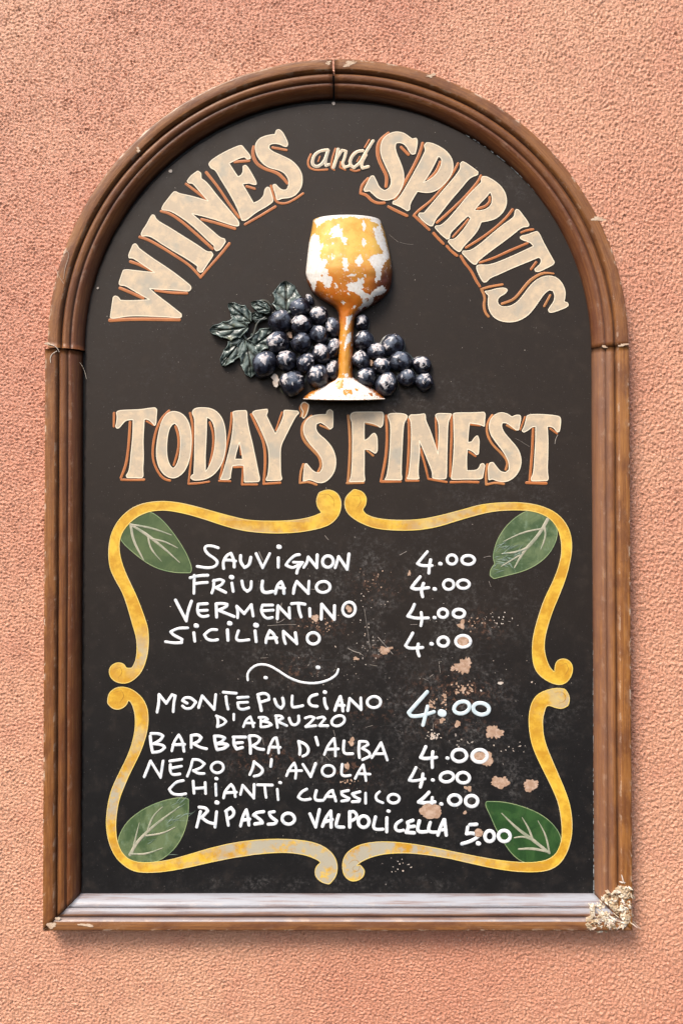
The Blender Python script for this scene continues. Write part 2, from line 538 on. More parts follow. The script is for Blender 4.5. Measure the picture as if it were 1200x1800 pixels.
def build_wall():
    st_ = 1.9
    x0, x1, y0, y1 = -260.0, 1460.0, -200.0, 2000.0
    nx = int((x1 - x0) / st_) + 1; ny = int((y1 - y0) / st_) + 1
    xs = np.linspace(x0, x1, nx); ys = np.linspace(y0, y1, ny)
    a = band_noise(ny, nx, 3.6, .5, 1.0, 1)       # wavelength in grid cells
    b = band_noise(ny, nx, 4.0, .5, .60, 2)
    c = band_noise(ny, nx, 60, .5, 1.0, 3)
    X, Y = np.meshgrid(xs, ys)
    wr = np.clip((X - 700) / 400, 0, 1)
    h = a * (1 - wr) + b * wr
    h = np.tanh(h * .75) * (1.25 + .2 * np.tanh(c)) + .72 * band_noise(ny, nx, 2.7, .5, 1, 5)
    # gentle unevenness of the render coat
    h = h + .3 * band_noise(ny, nx, 190, .4, 1, 4)
    edge = np.minimum.reduce([X - x0, x1 - X, Y - y0, y1 - Y])
    h *= np.clip(edge / 20, 0, 1)
    co = np.stack([(X - 600) * S, -h * S * 1.0, (900 - Y) * S], -1).reshape(-1, 3)
    idx = np.arange(nx * ny).reshape(ny, nx)
    q = np.stack([idx[:-1, :-1], idx[1:, :-1], idx[1:, 1:], idx[:-1, 1:]], -1)
    cx = X[:-1, :-1]; cy = Y[:-1, :-1]
    hid = (cx > 150) & (cx < 1040) & (cy > 640) & (cy < 1560)
    hid |= ((cx - 594) ** 2 + (cy - 610) ** 2 < 430 ** 2) & (cy < 700)
    q = q[~hid].reshape(-1, 4)
    nv0 = len(co)
    # plain continuation of the wall
    B = 3000.0
    rx = [x0 - B, x0, x1, x1 + B]; ry = [y0 - B, y0, y1, y1 + B]
    ring = np.array([[(x - 600) * S, 0, (900 - y) * S] for y in ry for x in rx])
    co = np.concatenate([co, ring])
    rq = []
    for j in range(3):
        for i in range(3):
            if i == 1 and j == 1: continue
            k = nv0 + j * 4 + i
            rq.append((k, k + 4, k + 5, k + 1))
    q = np.concatenate([q, np.array(rq)])
    me = bpy.data.meshes.new('stucco_wall')
    me.vertices.add(len(co)); me.vertices.foreach_set('co', co.astype(np.float32).ravel())
    me.loops.add(q.size); me.loops.foreach_set('vertex_index', q.astype(np.int32).ravel())
    me.polygons.add(len(q))
    me.polygons.foreach_set('loop_start', (np.arange(len(q)) * 4).astype(np.int32))
    me.polygons.foreach_set('use_smooth', np.ones(len(q), bool))
    me.materials.append(M_WALL)
    at = me.attributes.new('coarse', 'FLOAT', 'POINT'); cz = np.zeros(len(co), np.float32); cz[nv0:] = 1; at.data.foreach_set('value', cz)
    me.update(calc_edges=True)
    ob = bpy.data.objects.new('stucco_wall', me)
    COL.objects.link(ob)
    ob['label'] = 'rough salmon pink stucco wall behind the arched wine sign'
    ob['category'] = 'wall'
build_wall()

# ------------------------------------------------------------------ the sign
sign = bpy.data.objects.new('wine_sign', None)
COL.objects.link(sign)
sign.location = Vector(ORG.tolist())
sign.empty_display_size = .1
sign['label'] = 'arched black wine price board with brown moulded frame and relief goblet'
sign['category'] = 'sign'

HF = 36.0        # front of frame above the wall, in pixels
HB = 8.0         # board face
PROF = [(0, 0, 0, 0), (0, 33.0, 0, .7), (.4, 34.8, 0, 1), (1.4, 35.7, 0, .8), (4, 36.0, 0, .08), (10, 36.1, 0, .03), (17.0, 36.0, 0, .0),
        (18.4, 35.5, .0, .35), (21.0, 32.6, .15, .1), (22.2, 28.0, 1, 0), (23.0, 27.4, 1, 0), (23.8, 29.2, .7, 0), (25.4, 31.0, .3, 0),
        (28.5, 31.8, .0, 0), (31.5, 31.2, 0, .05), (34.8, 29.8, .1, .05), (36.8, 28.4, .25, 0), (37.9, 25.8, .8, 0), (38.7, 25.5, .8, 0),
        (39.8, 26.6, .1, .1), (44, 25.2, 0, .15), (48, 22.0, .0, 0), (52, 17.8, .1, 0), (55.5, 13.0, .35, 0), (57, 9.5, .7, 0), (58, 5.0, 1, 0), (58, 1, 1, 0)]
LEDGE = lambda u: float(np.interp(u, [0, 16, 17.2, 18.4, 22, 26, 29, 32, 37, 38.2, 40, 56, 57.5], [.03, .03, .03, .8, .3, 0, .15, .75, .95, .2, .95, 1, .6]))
SP = (DIST - HF * S) / F      # metres per pixel at the frame's front

def sweep(name, outer, inward, scale, seed, label=None, mat=None):
    """outer(t)->px point on outer edge, inward(t)->unit px direction*, both lists; moulded bar"""
    n = len(outer)
    o3 = W([p[0] for p in outer], [p[1] for p in outer], [HF] * n)
    k = len(PROF)
    rr = np.random.default_rng(seed)
    wob = np.interp(np.arange(n), np.linspace(0, n - 1, max(4, n // 7)), rr.normal(0, .28, max(4, n // 7)))
    wob2 = np.interp(np.arange(n), np.linspace(0, n - 1, max(4, n // 4)), rr.normal(0, .22, max(4, n // 4)))
    co = np.zeros((n, k, 3)); gl = np.zeros((n, k)); ed = np.zeros((n, k)); uv = np.zeros((n, k, 2))
    L = 0
    for i in range(n):
        if i: L += float(np.linalg.norm(o3[i] - o3[i - 1]))
        for j, (u, h, g, e) in enumerate(PROF):
            uu = u * scale * (1 if not callable(inward[i]) else 1)
            dx, dz = inward[i]
            w1 = wob[i] * (1 if h > 5 else 0); w2 = wob2[i] * (1 if j % 3 else -.5)
            co[i, j] = (o3[i][0] + dx * (uu + (w2 if 0 < u < 57 else w1 * .6)) * SP, -(h + (w1 if h > 5 else 0)) * S, o3[i][2] - dz * (uu + (w2 if 0 < u < 57 else w1 * .6)) * SP)
            gl[i, j] = g; ed[i, j] = e; uv[i, j] = (L + seed * 3.7, u * S * 1.2)
    V = co.reshape(-1, 3); F_ = []
    for i in range(n - 1):
        for j in range(k - 1):
            F_.append((i * k + j, i * k + j + 1, (i + 1) * k + j + 1, (i + 1) * k + j))
    F_.append(tuple(range(k))); F_.append(tuple((n - 1) * k + j for j in range(k)))
    sm = mesh(name, V, F_, mat or M_FR, sign, smooth=False, attrs={'groove_shade': gl.ravel(), 'edge': ed.ravel(), 'ledge': np.tile([LEDGE(u) for u, _, _, _ in PROF], n), 'inner': np.tile([float(np.interp(u, [0, 22, 26, 34, 38, 44, 58], [0, 0, .25, .45, .9, .75, .95])) for u, _, _, _ in PROF], n)}, uv=uv.reshape(-1, 2))
    fl = np.ones(len(F_), bool); fl[-2:] = False
    sm.data.polygons.foreach_set('use_smooth', fl)
    if label: sm['label'] = label
    return sm

AC = (594.0, 609.0); AR = 511.0; ARY = 507.0
def arc(a0, a1, n):
    P = []; D = []
    for i in range(n):
        a = math.radians(a0 + (a1 - a0) * i / (n - 1))
        P.append((AC[0] + AR * math.cos(a), AC[1] - ARY * math.sin(a)))
        D.append((-math.cos(a), math.sin(a)))
    return P, D
P, D = arc(180, 91.15, 90)
P[0] = (P[0][0], P[0][1] + 1.5)
sweep('frame_arch', P, D, 1.0, 1)
P, D = arc(90.75, .2, 90)
sweep('frame_arch', P, D, 1.02, 2)

def bar(name, p0, p1, d, mitre0, mitre1, scale, seed, label=None, n=110, mat=None):
    """straight moulding; mitre adds u*mitre along the bar at each end"""
    ob = None
    P = [(p0[0] + (p1[0] - p0[0]) * i / (n - 1), p0[1] + (p1[1] - p0[1]) * i / (n - 1)) for i in range(n)]
    ob = sweep(name, P, [d] * n, scale, seed, label, mat)
    me = ob.data; k = len(PROF)
    co = np.empty(len(me.vertices) * 3); me.vertices.foreach_get('co', co); co = co.reshape(n, k, 3)
    ax = co[-1, 0] - co[0, 0]; Ln = np.linalg.norm(ax); ax = ax / Ln
    us = np.array([p[0] for p in PROF]) * scale * SP
    for i in range(n):
        t = i / (n - 1)
        sh = us * mitre0 * (1 - t) - us * mitre1 * t
        co[i] += sh[:, None] * ax[None, :]
    me.vertices.foreach_set('co', co.ravel()); me.update()
    return ob
bar('frame_stile', (78.5, 613), (74.5, 1637), (1, 0), 0, .93, 1.0, 3)
bar('frame_stile', (1106, 608), (1112, 1637), (-1, 0), 0, .90, 1.03, 4, mat=M_FRP)
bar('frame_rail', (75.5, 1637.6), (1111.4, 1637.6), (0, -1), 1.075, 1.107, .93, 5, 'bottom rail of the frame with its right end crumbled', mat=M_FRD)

# backing and painted board
def board_outline(inset, n=72):
    pts = []
    r = AR - inset
    for i in range(n + 1):
        a = math.pi - math.pi * i / n
        pts.append((AC[0] + r * math.cos(a), AC[1] - (r - 4) * math.sin(a)))
    pts.append((1110 - inset, 1637 - inset * .94)); pts.append((76.5 + inset, 1637 - inset * .94))
    return pts

b = MB(); b.fill(board_outline(30), 0.5, 3.0); b.build('backing_panel', M_BACK, sign)

def build_board():
    # dense sheet clipped to the outline, gently uneven, with wear masks
    inset = 68.5
    st_ = 4.0
    xs = np.arange(AC[0] - 450, AC[0] + 456, st_); ys = np.arange(160, 1590, st_)
    X, Y = np.meshgrid(xs, ys)
    # the outline, as seen at board depth
    r = AR - inset
    Xc = X.copy(); Yc = Y.copy()
    left = 146 - (Y - 610) * 0.0065; right = 1043.5 + (Y - 610) * .003
    cx = (left + right) / 2; hw = (right - left) / 2
    hwY = hw.copy()
    top = Y < 612
    RY = 612 - 176.0
    k = np.clip((612 - Y) / RY, 0, 1)
    hwY = np.where(top, hw * np.sqrt(np.clip(1 - k * k, 0, 1)), hw)
    T = (X - X.min()) / (X.max() - X.min()) * 2 - 1
    jag = np.interp(ys, np.linspace(160, 1590, 240), np.random.default_rng(5).normal(0, .7, 240))[:, None]
    Xn = cx + T * (hwY + jag)
    Ymax = 1575.5; Ymin = 180.5
    Yn = Ymin + (Y - Y.min()) / (Y.max() - Y.min()) * (Ymax - Ymin)
    k = np.clip((612 - Yn) / (612 - Ymin), 0, 1)
    left = 149.5 - (Yn - 610) * 0.0065; right = 1043.5 + (Yn - 610) * .003
    cx = (left + right) / 2; hw = (right - left) / 2
    Xn = cx + T * (hw * np.sqrt(np.clip(1 - k * k, 0.0, 1)) + jag)
    hgt = HB + .12 * np.sin(Xn / 90.0) * np.cos(Yn / 120.0)
    def g(lst):
        z = np.zeros_like(Xn)
        for (x, y, rx, ry, a) in lst:
            z = np.maximum(z, a * np.exp(-(((Xn - x) / rx) ** 2 + ((Yn - y) / ry) ** 2)))
        return z
    scuff = g([(620, 1010, 90, 60, .85), (560, 1150, 150, 60, .8), (640, 1080, 60, 60, .9), (780, 1240, 130, 110, .95), (680, 1140, 90, 50, .7),
               (820, 1110, 90, 70, .8), (500, 1290, 120, 60, .6), (620, 1340, 100, 60, .8), (440, 1370, 70, 30, .8), (860, 1370, 90, 50, .8),
               (730, 1000, 70, 60, .5), (900, 1060, 60, 60, .4), (420, 1010, 60, 50, .35), (640, 1470, 200, 40, .35), (980, 1230, 40, 60, .6),
               (560, 1555, 300, 14, .5), (880, 880, 120, 60, .35), (900, 330, 60, 60, .25), (340, 620, 200, 120, .12), (700, 700, 160, 40, .4)])
    brown = g([(660, 1030, 40, 25, .5), (560, 1100, 40, 18, .8), (520, 1180, 50, 22, .5), (800, 1215, 60, 25, 1.0), (850, 1100, 30, 22, .8),
               (470, 1330, 60, 25, .5), (620, 1360, 40, 25, .7), (790, 1275, 60, 18, .6), (430, 1345, 40, 15, .5), (675, 1145, 30, 14, .8), (650, 1250, 40, 20, .5)])
    ny, nx = Xn.shape
    idx = np.arange(nx * ny).reshape(ny, nx)
    q = np.stack([idx[:-1, :-1], idx[1:, :-1], idx[1:, 1:], idx[:-1, 1:]], -1).reshape(-1, 4)
    co = W(Xn.ravel(), Yn.ravel(), hgt.ravel())
    nv = len(co)
    # turned-down edge all round
    rim = list(idx[:, 0]) + list(idx[-1, 1:]) + list(idx[-2::-1, -1]) + list(idx[0, -2:0:-1])
    low = co[rim].copy(); low[:, 1] = -3.4 * S
    co = np.concatenate([co, low])
    rq = [(rim[i], rim[(i + 1) % len(rim)], nv + (i + 1) % len(rim), nv + i) for i in range(len(rim))]
    att = {'scuff': np.concatenate([scuff.ravel(), np.zeros(len(rim))]), 'brown': np.concatenate([brown.ravel(), np.zeros(len(rim))])}
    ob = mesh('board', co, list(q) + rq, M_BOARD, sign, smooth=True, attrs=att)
    ob['label'] = 'dark board, brown above from fading and painted-in sheen, scuffed black around the prices'
build_board()

# dust gathered along the inner edge of the frame
b = MB()
def edge_dust(pts, w, k):
    for i in range(len(pts) - 1):
        (xa, ya), (xb, yb) = pts[i], pts[i + 1]
        n = int(math.dist((xa, ya), (xb, yb)) / 7)
        for j in range(n):
            if random.random() < .18: continue
            t = (j + random.random()) / n
            x = xa + (xb - xa) * t; y = ya + (yb - ya) * t
            d = norm2((xb - xa, yb - ya)); l = random.uniform(3, 9)
            b.ribbon([(x, y), (x + d[0] * l + random.uniform(-.5, .5), y + d[1] * l + random.uniform(-.5, .5))],
                     random.uniform(.5, 1.0) * w, HB + .15 + .02 * (j % 5), .35)
arcr = [(594.5 + 447 * math.cos(math.radians(a)), 612 - 434 * math.sin(math.radians(a))) for a in range(60, -1, -3)]
edge_dust(arcr, 1.8, 1); edge_dust([(1041.5, 612), (1043.5, 1570)], 2.2, 1); edge_dust([(1040, 1573), (140, 1573)], 2.0, 1)
ob = b.build('dust', M_DUST, sign, True); ob['kind'] = 'stuff'

# ---- crumbled corner
def build_corner():
    st_ = 1.0
    xs = np.arange(1018, 1116, st_); ys = np.arange(1530, 1642, st_)
    X, Y = np.meshgrid(xs, ys); ny, nx = X.shape
    r1 = band_noise(ny, nx, 13, .45, 1, 21); r2 = band_noise(ny, nx, 7, .4, 1, 22); r3 = band_noise(ny, nx, 26, .4, 1, 23)
    rid = 1 - np.abs(r1) * .9
    u = np.maximum(np.minimum((1111 - X) / 1.03, (1636 - Y) / .93), 0)
    basep = np.interp(u, [p[0] for p in PROF[3:]], [p[1] for p in PROF[3:]])
    hg = np.maximum(basep, 27) + .8 + 1.6 * rid + 1.1 * np.tanh(2 * r2) + 1.6 * np.tanh(1.5 * r3)
    hg -= 6 * np.clip((3.5 - u) / 3.5, 0, 1)
    poly = [(1090, 1560), (1108, 1558), (1114, 1568), (1113, 1582), (1110, 1590), (1112, 1612), (1108, 1627), (1094, 1633), (1075, 1637), (1050, 1640),
            (1038, 1637), (1030, 1632), (1030, 1620), (1036, 1612), (1040, 1604), (1037, 1597), (1048, 1592), (1055, 1586), (1060, 1575), (1070, 1572),
            (1078, 1569), (1086, 1562)]
    JX = X + 1.2 * r2; JY = Y + 1.2 * r1
    ins = pip(JX, JY, poly)
    core = pip(X + r2, Y + r1, [(1096, 1566), (1112, 1566), (1112, 1615), (1106, 1628), (1085, 1634), (1046, 1637), (1030, 1630), (1045, 1610), (1066, 1597), (1076, 1580)])
    # the upper spur is only a thin skin of flakes
    hgt = np.where(ins, np.where(core, hg, np.maximum(hg, 36.6 - 0 * hg) * ((Y < 1572) | (X < 1046)) + hg * ~((Y < 1572) | (X < 1046))), 0)
    keep = ins
    # fissure along the old mitre
    dd = np.abs((Y - 1581) - (X - 1054) * 1.02) / 1.43
    fiss = np.exp(-(dd / 1.7) ** 2) * ((X > 1052) & (X < 1094))
    hgt = np.where(keep, hgt - 7 * fiss, hgt)
    idx = np.arange(nx * ny).reshape(ny, nx)
    kq = keep[:-1, :-1] & keep[1:, :-1] & keep[1:, 1:] & keep[:-1, 1:]
    q = np.stack([idx[:-1, :-1], idx[1:, :-1], idx[1:, 1:], idx[:-1, 1:]], -1)[kq]
    co = W(X.ravel(), Y.ravel(), np.clip(hgt, 2, 60).ravel())
    # walls down to the back wherever the patch ends
    from collections import Counter
    ec = {}
    for f in q:
        for a_, b_ in zip(f, np.roll(f, -1)):
            key = (min(a_, b_), max(a_, b_)); ec[key] = ec.get(key, 0) + 1
    bd = [e for e, c in ec.items() if c == 1]
    used = {}
    extra = []
    for a_, b_ in bd:
        for v_ in (a_, b_):
            if v_ not in used:
                used[v_] = len(co) + len(extra); p = co[v_].copy()
                p[1] = min(p[1] + 20 * S, -1 * S); extra.append(p)
    co = np.concatenate([co, np.array(extra)])
    fs = [tuple(f) for f in q] + [(a_, b_, used[b_], used[a_]) for a_, b_ in bd]
    # drop unused vertices
    fa = np.array(fs); u, inv = np.unique(fa, return_inverse=True)
    ob = mesh('crumbled_corner', co[u], inv.reshape(fa.shape), M_CORNER, sign, smooth=False)
    ob['label'] = 'crumbled pale plaster at the lower right corner'
build_corner()
def splinter(a, b_, w, h0, h1, mat):
    m = MB()
    (x0, y0), (x1, y1) = a, b_
    d = norm2((x1 - x0, y1 - y0)); nx, ny = -d[1] * w / 2, d[0] * w / 2
    mx, my = (x0 + x1) / 2 + nx * .6, (y0 + y1) / 2 + ny * .6
    m.add([(x0 + nx * .5, y0 + ny * .5, h0), (x0 - nx * .5, y0 - ny * .5, h0), (mx + nx, my + ny, (h0 + h1) / 2 + 1), (mx - nx, my - ny, (h0 + h1) / 2 + .4),
           (x1, y1, h1), ((x0 + x1) / 2, (y0 + y1) / 2, (h0 + h1) / 2 - 2)],
          [(0, 1, 3, 2), (2, 3, 4), (0, 2, 5), (2, 4, 5), (1, 5, 3), (3, 5, 4), (0, 5, 1)])
    return m.build('splinter', mat, sign)
for a, c_, w, h0, h1 in [((1048, 1599), (1072, 1627), 3.5, 36, 39), ((1062, 1618), (1076, 1636), 3, 37, 36), ((1030, 1620), (1042, 1630), 3.5, 37, 38),
                         ((1092, 1538), (1098, 1556), 2.6, 37, 38.5), ((1109, 1622), (1122, 1633), 1.6, 33, 37), ((1064, 1580), (1068, 1592), 5, 30, 36),
                         ((1086, 1570), (1108, 1562), 4, 37.5, 38), ((1108, 1570), (1113, 1582), 4, 36, 36), ((1082, 1600), (1104, 1596), 5, 36.5, 38),
                         ((1090, 1614), (1106, 1606), 5, 37, 38), ((1070, 1610), (1090, 1622), 4, 37, 38), ((1041, 1602), (1047, 1614), 3, 34, 37),
                         ((1036, 1634), (1048, 1632), 3, 37, 38), ((1088, 1550), (1100, 1552), 3, 36.5, 38)]:
    splinter(a, c_, w, h0, h1, M_CORNER if w > 3.2 else M_CHIPW)

rs = random.Random(77)
for i in range(40):
    x = rs.uniform(1034, 1108); y = rs.uniform(1556, 1632)
    if (1112 - x) + (1637 - y) > 92 or ((1112 - x) > 62 and (1637 - y) > 40): continue
    a = rs.choice([.75, .75, -.5, .1, 2.2]) + rs.gauss(0, .35); l = rs.uniform(7, 17)
    x1 = min(x + l * math.cos(a), 1113); y1 = min(y + l * math.sin(a), 1637)
    u_ = min((1111 - (x + x1) / 2), (1636 - (y + y1) / 2))
    hb = max(float(np.interp(u_, [p[0] for p in PROF[3:]], [p[1] for p in PROF[3:]])), 27) + 2.0
    splinter((x, y), (x1, y1), rs.uniform(1.8, 4.2), hb, hb + rs.uniform(.5, 3.5), rs.choice([M_CHIPW, M_CORNER, M_CORNER]))

# ---- painted letters: outline, holes, and the orange drop shade beside each
HL = HB + .35
def letter(c, ch, outline, shades, holes=(), ochre=False, wsh=None, rim=True, mat=None):
    P = rounded(crop(c, outline), 1.5); H = [rounded(crop(c, h), 1.2) for h in holes]
    b = MB()
    b.fill(P, HB, HL + .45, H, 0)
    if rim:
        for L in [P] + H:
            b.ribbon(L, 1.7, HL + .35, .32, 1, True)
    ob = b.build('letter', [mat or M_CREAM, M_CREAMRIM], sign)
    ob['label'] = 'cream painted letter ' + ch
    if shades:
        s_ = MB()
        for k, (pts, w) in enumerate(shades):
            s_.stroke(jitter(crop(c, pts), .25), [q / c[2] for q in w] if isinstance(w, list) else w / c[2], HB + .15 + .05 * k, .5, 0, 1, wob=.10)
        so_ = s_.build('letter_shade', [M_OCHRE if ochre else M_ORANGE, M_ORIM], ob, True)
    return ob

c1 = (180, 410, 6.6667); c2 = (230, 320, 6); c3 = (350, 220, 6); c4 = (530, 220, 5.217); c5 = (670, 230, 6)
c6 = (750, 300, 6.6667); c7 = (810, 360, 6); c8 = (190, 700, 6); c9 = (370, 700, 5.217); c10 = (600, 710, 6); c11 = (780, 710, 5.4545)
letter(c1, 'W of WINES', [(92,985),(105,900),(128,745),(150,732),(185,745),(212,785),(350,790),(555,778),(400,690),(260,605),(225,612),(195,595),(200,560),(245,430),(290,425),(380,435),(620,462),(540,410),(380,300),(345,285),(315,288),(305,255),(330,200),(360,130),(390,120),(415,150),(425,175),(600,300),(800,430),(1020,600),(1040,630),(1035,660),(1005,680),(900,665),(620,652),(550,645),(640,725),(780,830),(925,945),(925,980),(895,990),(750,978),(560,970),(400,965),(280,970),(200,985),(120,998)],
       [([(90,1018),(350,1003),(900,1012)],42), ([(205,640),(320,690),(475,758)],36), ([(330,330),(450,370),(580,440)],34), ([(625,668),(780,695),(990,700)],34)])
letter(c2, 'I of WINES', [(108,545),(125,505),(165,450),(205,370),(225,342),(250,350),(270,400),(400,475),(560,575),(720,675),(800,735),(850,735),(868,765),(850,800),(800,870),(755,945),(725,950),(700,925),(705,885),(600,810),(460,730),(330,650),(220,575),(160,562),(120,570)],
       [([(95,578),(200,612),(350,702),(560,832),(650,905),(735,1003)],30), ([(735,1003),(850,870),(950,760),(1040,645)],30)])
letter(c2, 'first N of WINES', [(325,280),(345,235),(400,165),(450,100),(475,98),(510,120),(640,145),(820,200),(740,110),(680,40),(650,8),(610,8),(593,-11),(631,-68),(707,-121),(739,-96),(741,-40),(800,0),(900,130),(1010,260),(1100,365),(1140,420),(1140,455),(1115,465),(1030,440),(880,390),(740,350),(640,330),(740,415),(860,515),(945,590),(985,595),(998,625),(975,665),(935,715),(900,725),(880,700),(880,670),(800,600),(700,500),(580,400),(440,310),(380,295),(335,292)],
       [([(320,305),(420,332),(560,432),(740,592),(860,700)],30), ([(745,390),(900,430),(1095,490)],32), ([(580,15),(690,100),(785,175)],28)])
letter(c3, 'E of WINES', [(102,410),(120,375),(200,320),(300,265),(420,212),(450,212),(490,260),(540,320),(540,350),(505,357),(480,330),(420,345),(315,400),(360,470),(410,545),(450,520),(465,480),(462,430),(490,420),(520,450),(560,520),(605,600),(600,625),(570,622),(520,605),(455,618),(510,710),(575,822),(640,790),(685,740),(690,680),(715,650),(740,655),(780,780),(775,810),(700,860),(600,915),(520,980),(480,1005),(450,1000),(440,970),(400,860),(300,680),(230,570),(180,480),(155,462),(125,450)],
       [([(75,495),(200,650),(330,850),(422,970)],30), ([(375,385),(525,375)],30), ([(500,642),(585,670)],26), ([(485,1045),(650,950),(805,858)],30)])
letter(c3, 'S of WINES', [(800,95),(815,50),(840,42),(875,65),(905,120),(938,190),(925,222),(900,222),(850,195),(780,188),(740,205),(735,240),(770,275),(850,310),(960,360),(1030,420),(1080,500),(1090,590),(1070,670),(1010,740),(940,765),(870,768),(840,785),(820,785),(805,720),(780,650),(780,625),(805,620),(840,660),(880,685),(920,680),(945,640),(945,570),(910,510),(850,470),(750,450),(680,410),(620,340),(592,260),(592,200),(630,140),(700,110),(760,98)],
       [([(575,225),(562,300),(600,400),(700,467),(820,497),(890,560),(927,610)],[30,38,34,34,36,30]), ([(775,235),(918,260)],28), ([(758,635),(790,770),(830,822),(920,825),(1010,780),(1095,718)],26)])
b = MB()
for k, (pts, w) in enumerate([([(240,225),(180,230),(120,265),(95,330),(110,375),(160,378),(210,330),(240,235)],30), ([(245,230),(215,330),(225,370),(252,358)],28),
    ([(335,218),(325,290),(292,385)],32), ([(325,300),(370,228),(408,238),(395,300),(372,350),(395,385),(440,370)],28), ([(560,232),(500,240),(450,300),(442,360),(480,388),(540,340),(580,260),(655,142)],30), ([(590,270),(545,350),(560,392),(610,378)],30)]):
    b.stroke(crop(c4, pts), w / c4[2], HB + .2 + .08 * k, .6, 0, 1)
ob = b.build('lettering', [M_CREAM, M_CREAMRIM], sign, True); ob['label'] = 'small cream italic word and'
s_ = MB()
for k, (pts, w) in enumerate([([(85,265),(55,330),(65,385),(120,412),(235,405)],20), ([(310,212),(280,300),(268,390),(300,408)],18), ([(360,335),(352,385),(400,408)],18), ([(525,230),(465,255),(435,330)],18), ([(450,405),(490,422),(530,410)],20), ([(620,132),(580,200)],18), ([(168,285),(152,330)],14), ([(535,285),(508,330)],14)]):
    s_.stroke(crop(c4, pts), w / c4[2], HB + .1 + .04 * k, .45, 0, 1)
s_.build('letter_shade', [M_ORANGE, M_ORIM], ob, True)
letter(c4, 'first S of SPIRITS', [(1015,125),(1050,115),(1062,140),(1055,200),(1040,260),(1010,265),(985,235),(960,185),(910,155),(865,160),(855,200),(870,260),(910,350),(938,440),(935,530),(900,610),(850,670),(770,690),(700,670),(655,630),(625,600),(580,605),(570,590),(600,530),(635,465),(660,462),(680,500),(710,570),(760,600),(800,580),(825,530),(815,460),(770,370),(730,280),(720,200),(745,120),(800,75),(870,55),(940,70),(985,105)],
       [([(795,68),(720,130),(692,200),(702,300),(742,390),(785,470),(772,558)],[22,34,36,32,32,30]), ([(910,200),(978,265)],28), ([(610,485),(552,550),(540,622)],28), ([(540,622),(600,640),(640,690),(700,715),(758,712)],28)])
letter(c5, 'P of SPIRITS', [(452,150),(475,122),(520,122),(600,155),(680,205),(740,280),(760,360),(745,450),(690,530),(620,600),(560,635),(480,652),(380,635),(340,700),(300,770),(298,830),(275,842),(200,795),(120,765),(125,740),(160,735),(220,660),(300,520),(400,340),(460,220),(465,195)],
       [([(435,125),(400,260),(280,490),(145,712)],34), ([(620,325),(580,430),(492,512)],28), ([(75,797),(170,845),(268,893)],32)], [[(600,265),(560,350),(500,460),(440,545),(500,520),(580,460),(630,370),(640,300),(620,272)]])
letter(c5, 'first I of SPIRITS', [(832,345),(855,320),(890,335),(960,385),(1020,430),(1015,460),(930,490),(850,590),(730,730),(620,870),(570,930),(540,1000),(510,1000),(440,950),(390,890),(400,865),(450,865),(540,760),(640,640),(760,500),(838,400)],
       [([(808,340),(770,420),(660,580),(520,740),(400,830),(345,885)],28), ([(345,890),(430,970),(505,1042)],30)])
letter(c6, 'R of SPIRITS', [(635,100),(650,65),(700,65),(780,110),(860,170),(920,260),(938,360),(915,450),(850,530),(770,575),(635,600),(600,690),(520,790),(430,880),(390,945),(360,945),(290,880),(248,830),(265,805),(320,805),(370,760),(430,690),(490,600),(515,555),(480,525),(400,600),(340,660),(270,730),(265,790),(235,800),(160,740),(95,665),(105,645),(160,645),(250,570),(360,440),(480,290),(600,170),(640,130)],
       [([(632,55),(600,130),(480,270),(330,420),(200,540),(118,605)],32), ([(735,305),(740,360),(680,420),(595,443)],30), ([(482,568),(420,650),(305,770)],26), ([(78,732),(130,790),(195,855)],32), ([(232,880),(280,940),(350,993)],32)], [[(740,245),(700,300),(620,380),(555,460),(620,470),(700,450),(755,400),(770,330),(755,270)]])
letter(c6, 'second I of SPIRITS', [(1028,490),(1045,450),(1075,455),(1120,515),(1190,610),(1195,640),(1180,655),(1115,655),(1000,750),(840,870),(690,980),(605,1050),(575,1095),(545,1095),(480,1035),(415,965),(420,940),(500,940),(600,880),(740,760),(880,640),(1000,560),(1030,520)],
       [([(1002,455),(940,540),(800,670),(640,790),(460,900)],32), ([(398,1000),(450,1090),(520,1170),(580,1290),(618,1352)],32)])
letter(c7, 'T of SPIRITS', [(620,345),(640,325),(700,315),(760,290),(800,278),(825,300),(860,380),(920,490),(960,560),(985,605),(970,630),(900,665),(820,705),(785,700),(775,680),(810,650),(845,610),(845,570),(820,550),(700,600),(540,665),(400,730),(300,770),(270,810),(240,815),(210,780),(165,680),(165,645),(185,632),(290,635),(400,600),(540,540),(680,475),(765,435),(740,400),(690,380),(640,365)],
       [([(198,608),(350,560),(520,480),(702,402)],28), ([(635,290),(690,266),(760,257)],26), ([(793,605),(740,675)],30)])
letter(c7, 'last S of SPIRITS', [(250,912),(300,905),(370,885),(430,875),(475,880),(490,900),(465,935),(400,970),(380,1010),(395,1055),(440,1078),(520,1070),(590,1030),(650,960),(700,890),(770,810),(850,760),(930,745),(1010,765),(1070,830),(1100,910),(1095,980),(1085,1020),(1120,1030),(1132,1055),(1110,1080),(1030,1110),(960,1135),(930,1130),(920,1105),(950,1060),(985,1010),(990,950),(970,905),(930,895),(880,930),(830,1000),(770,1090),(700,1170),(600,1225),(500,1238),(400,1220),(330,1170),(290,1090),(285,1010),(292,955),(270,935)],
       [([(435,838),(300,862),(215,888)],26), ([(215,888),(255,980),(237,1050),(252,1135),(288,1178)],28), ([(975,722),(860,712),(730,790),(640,900),(560,1000),(432,1043)],[18,30,34,32,30,28]), ([(940,950),(878,1068)],26)], ochre=True)
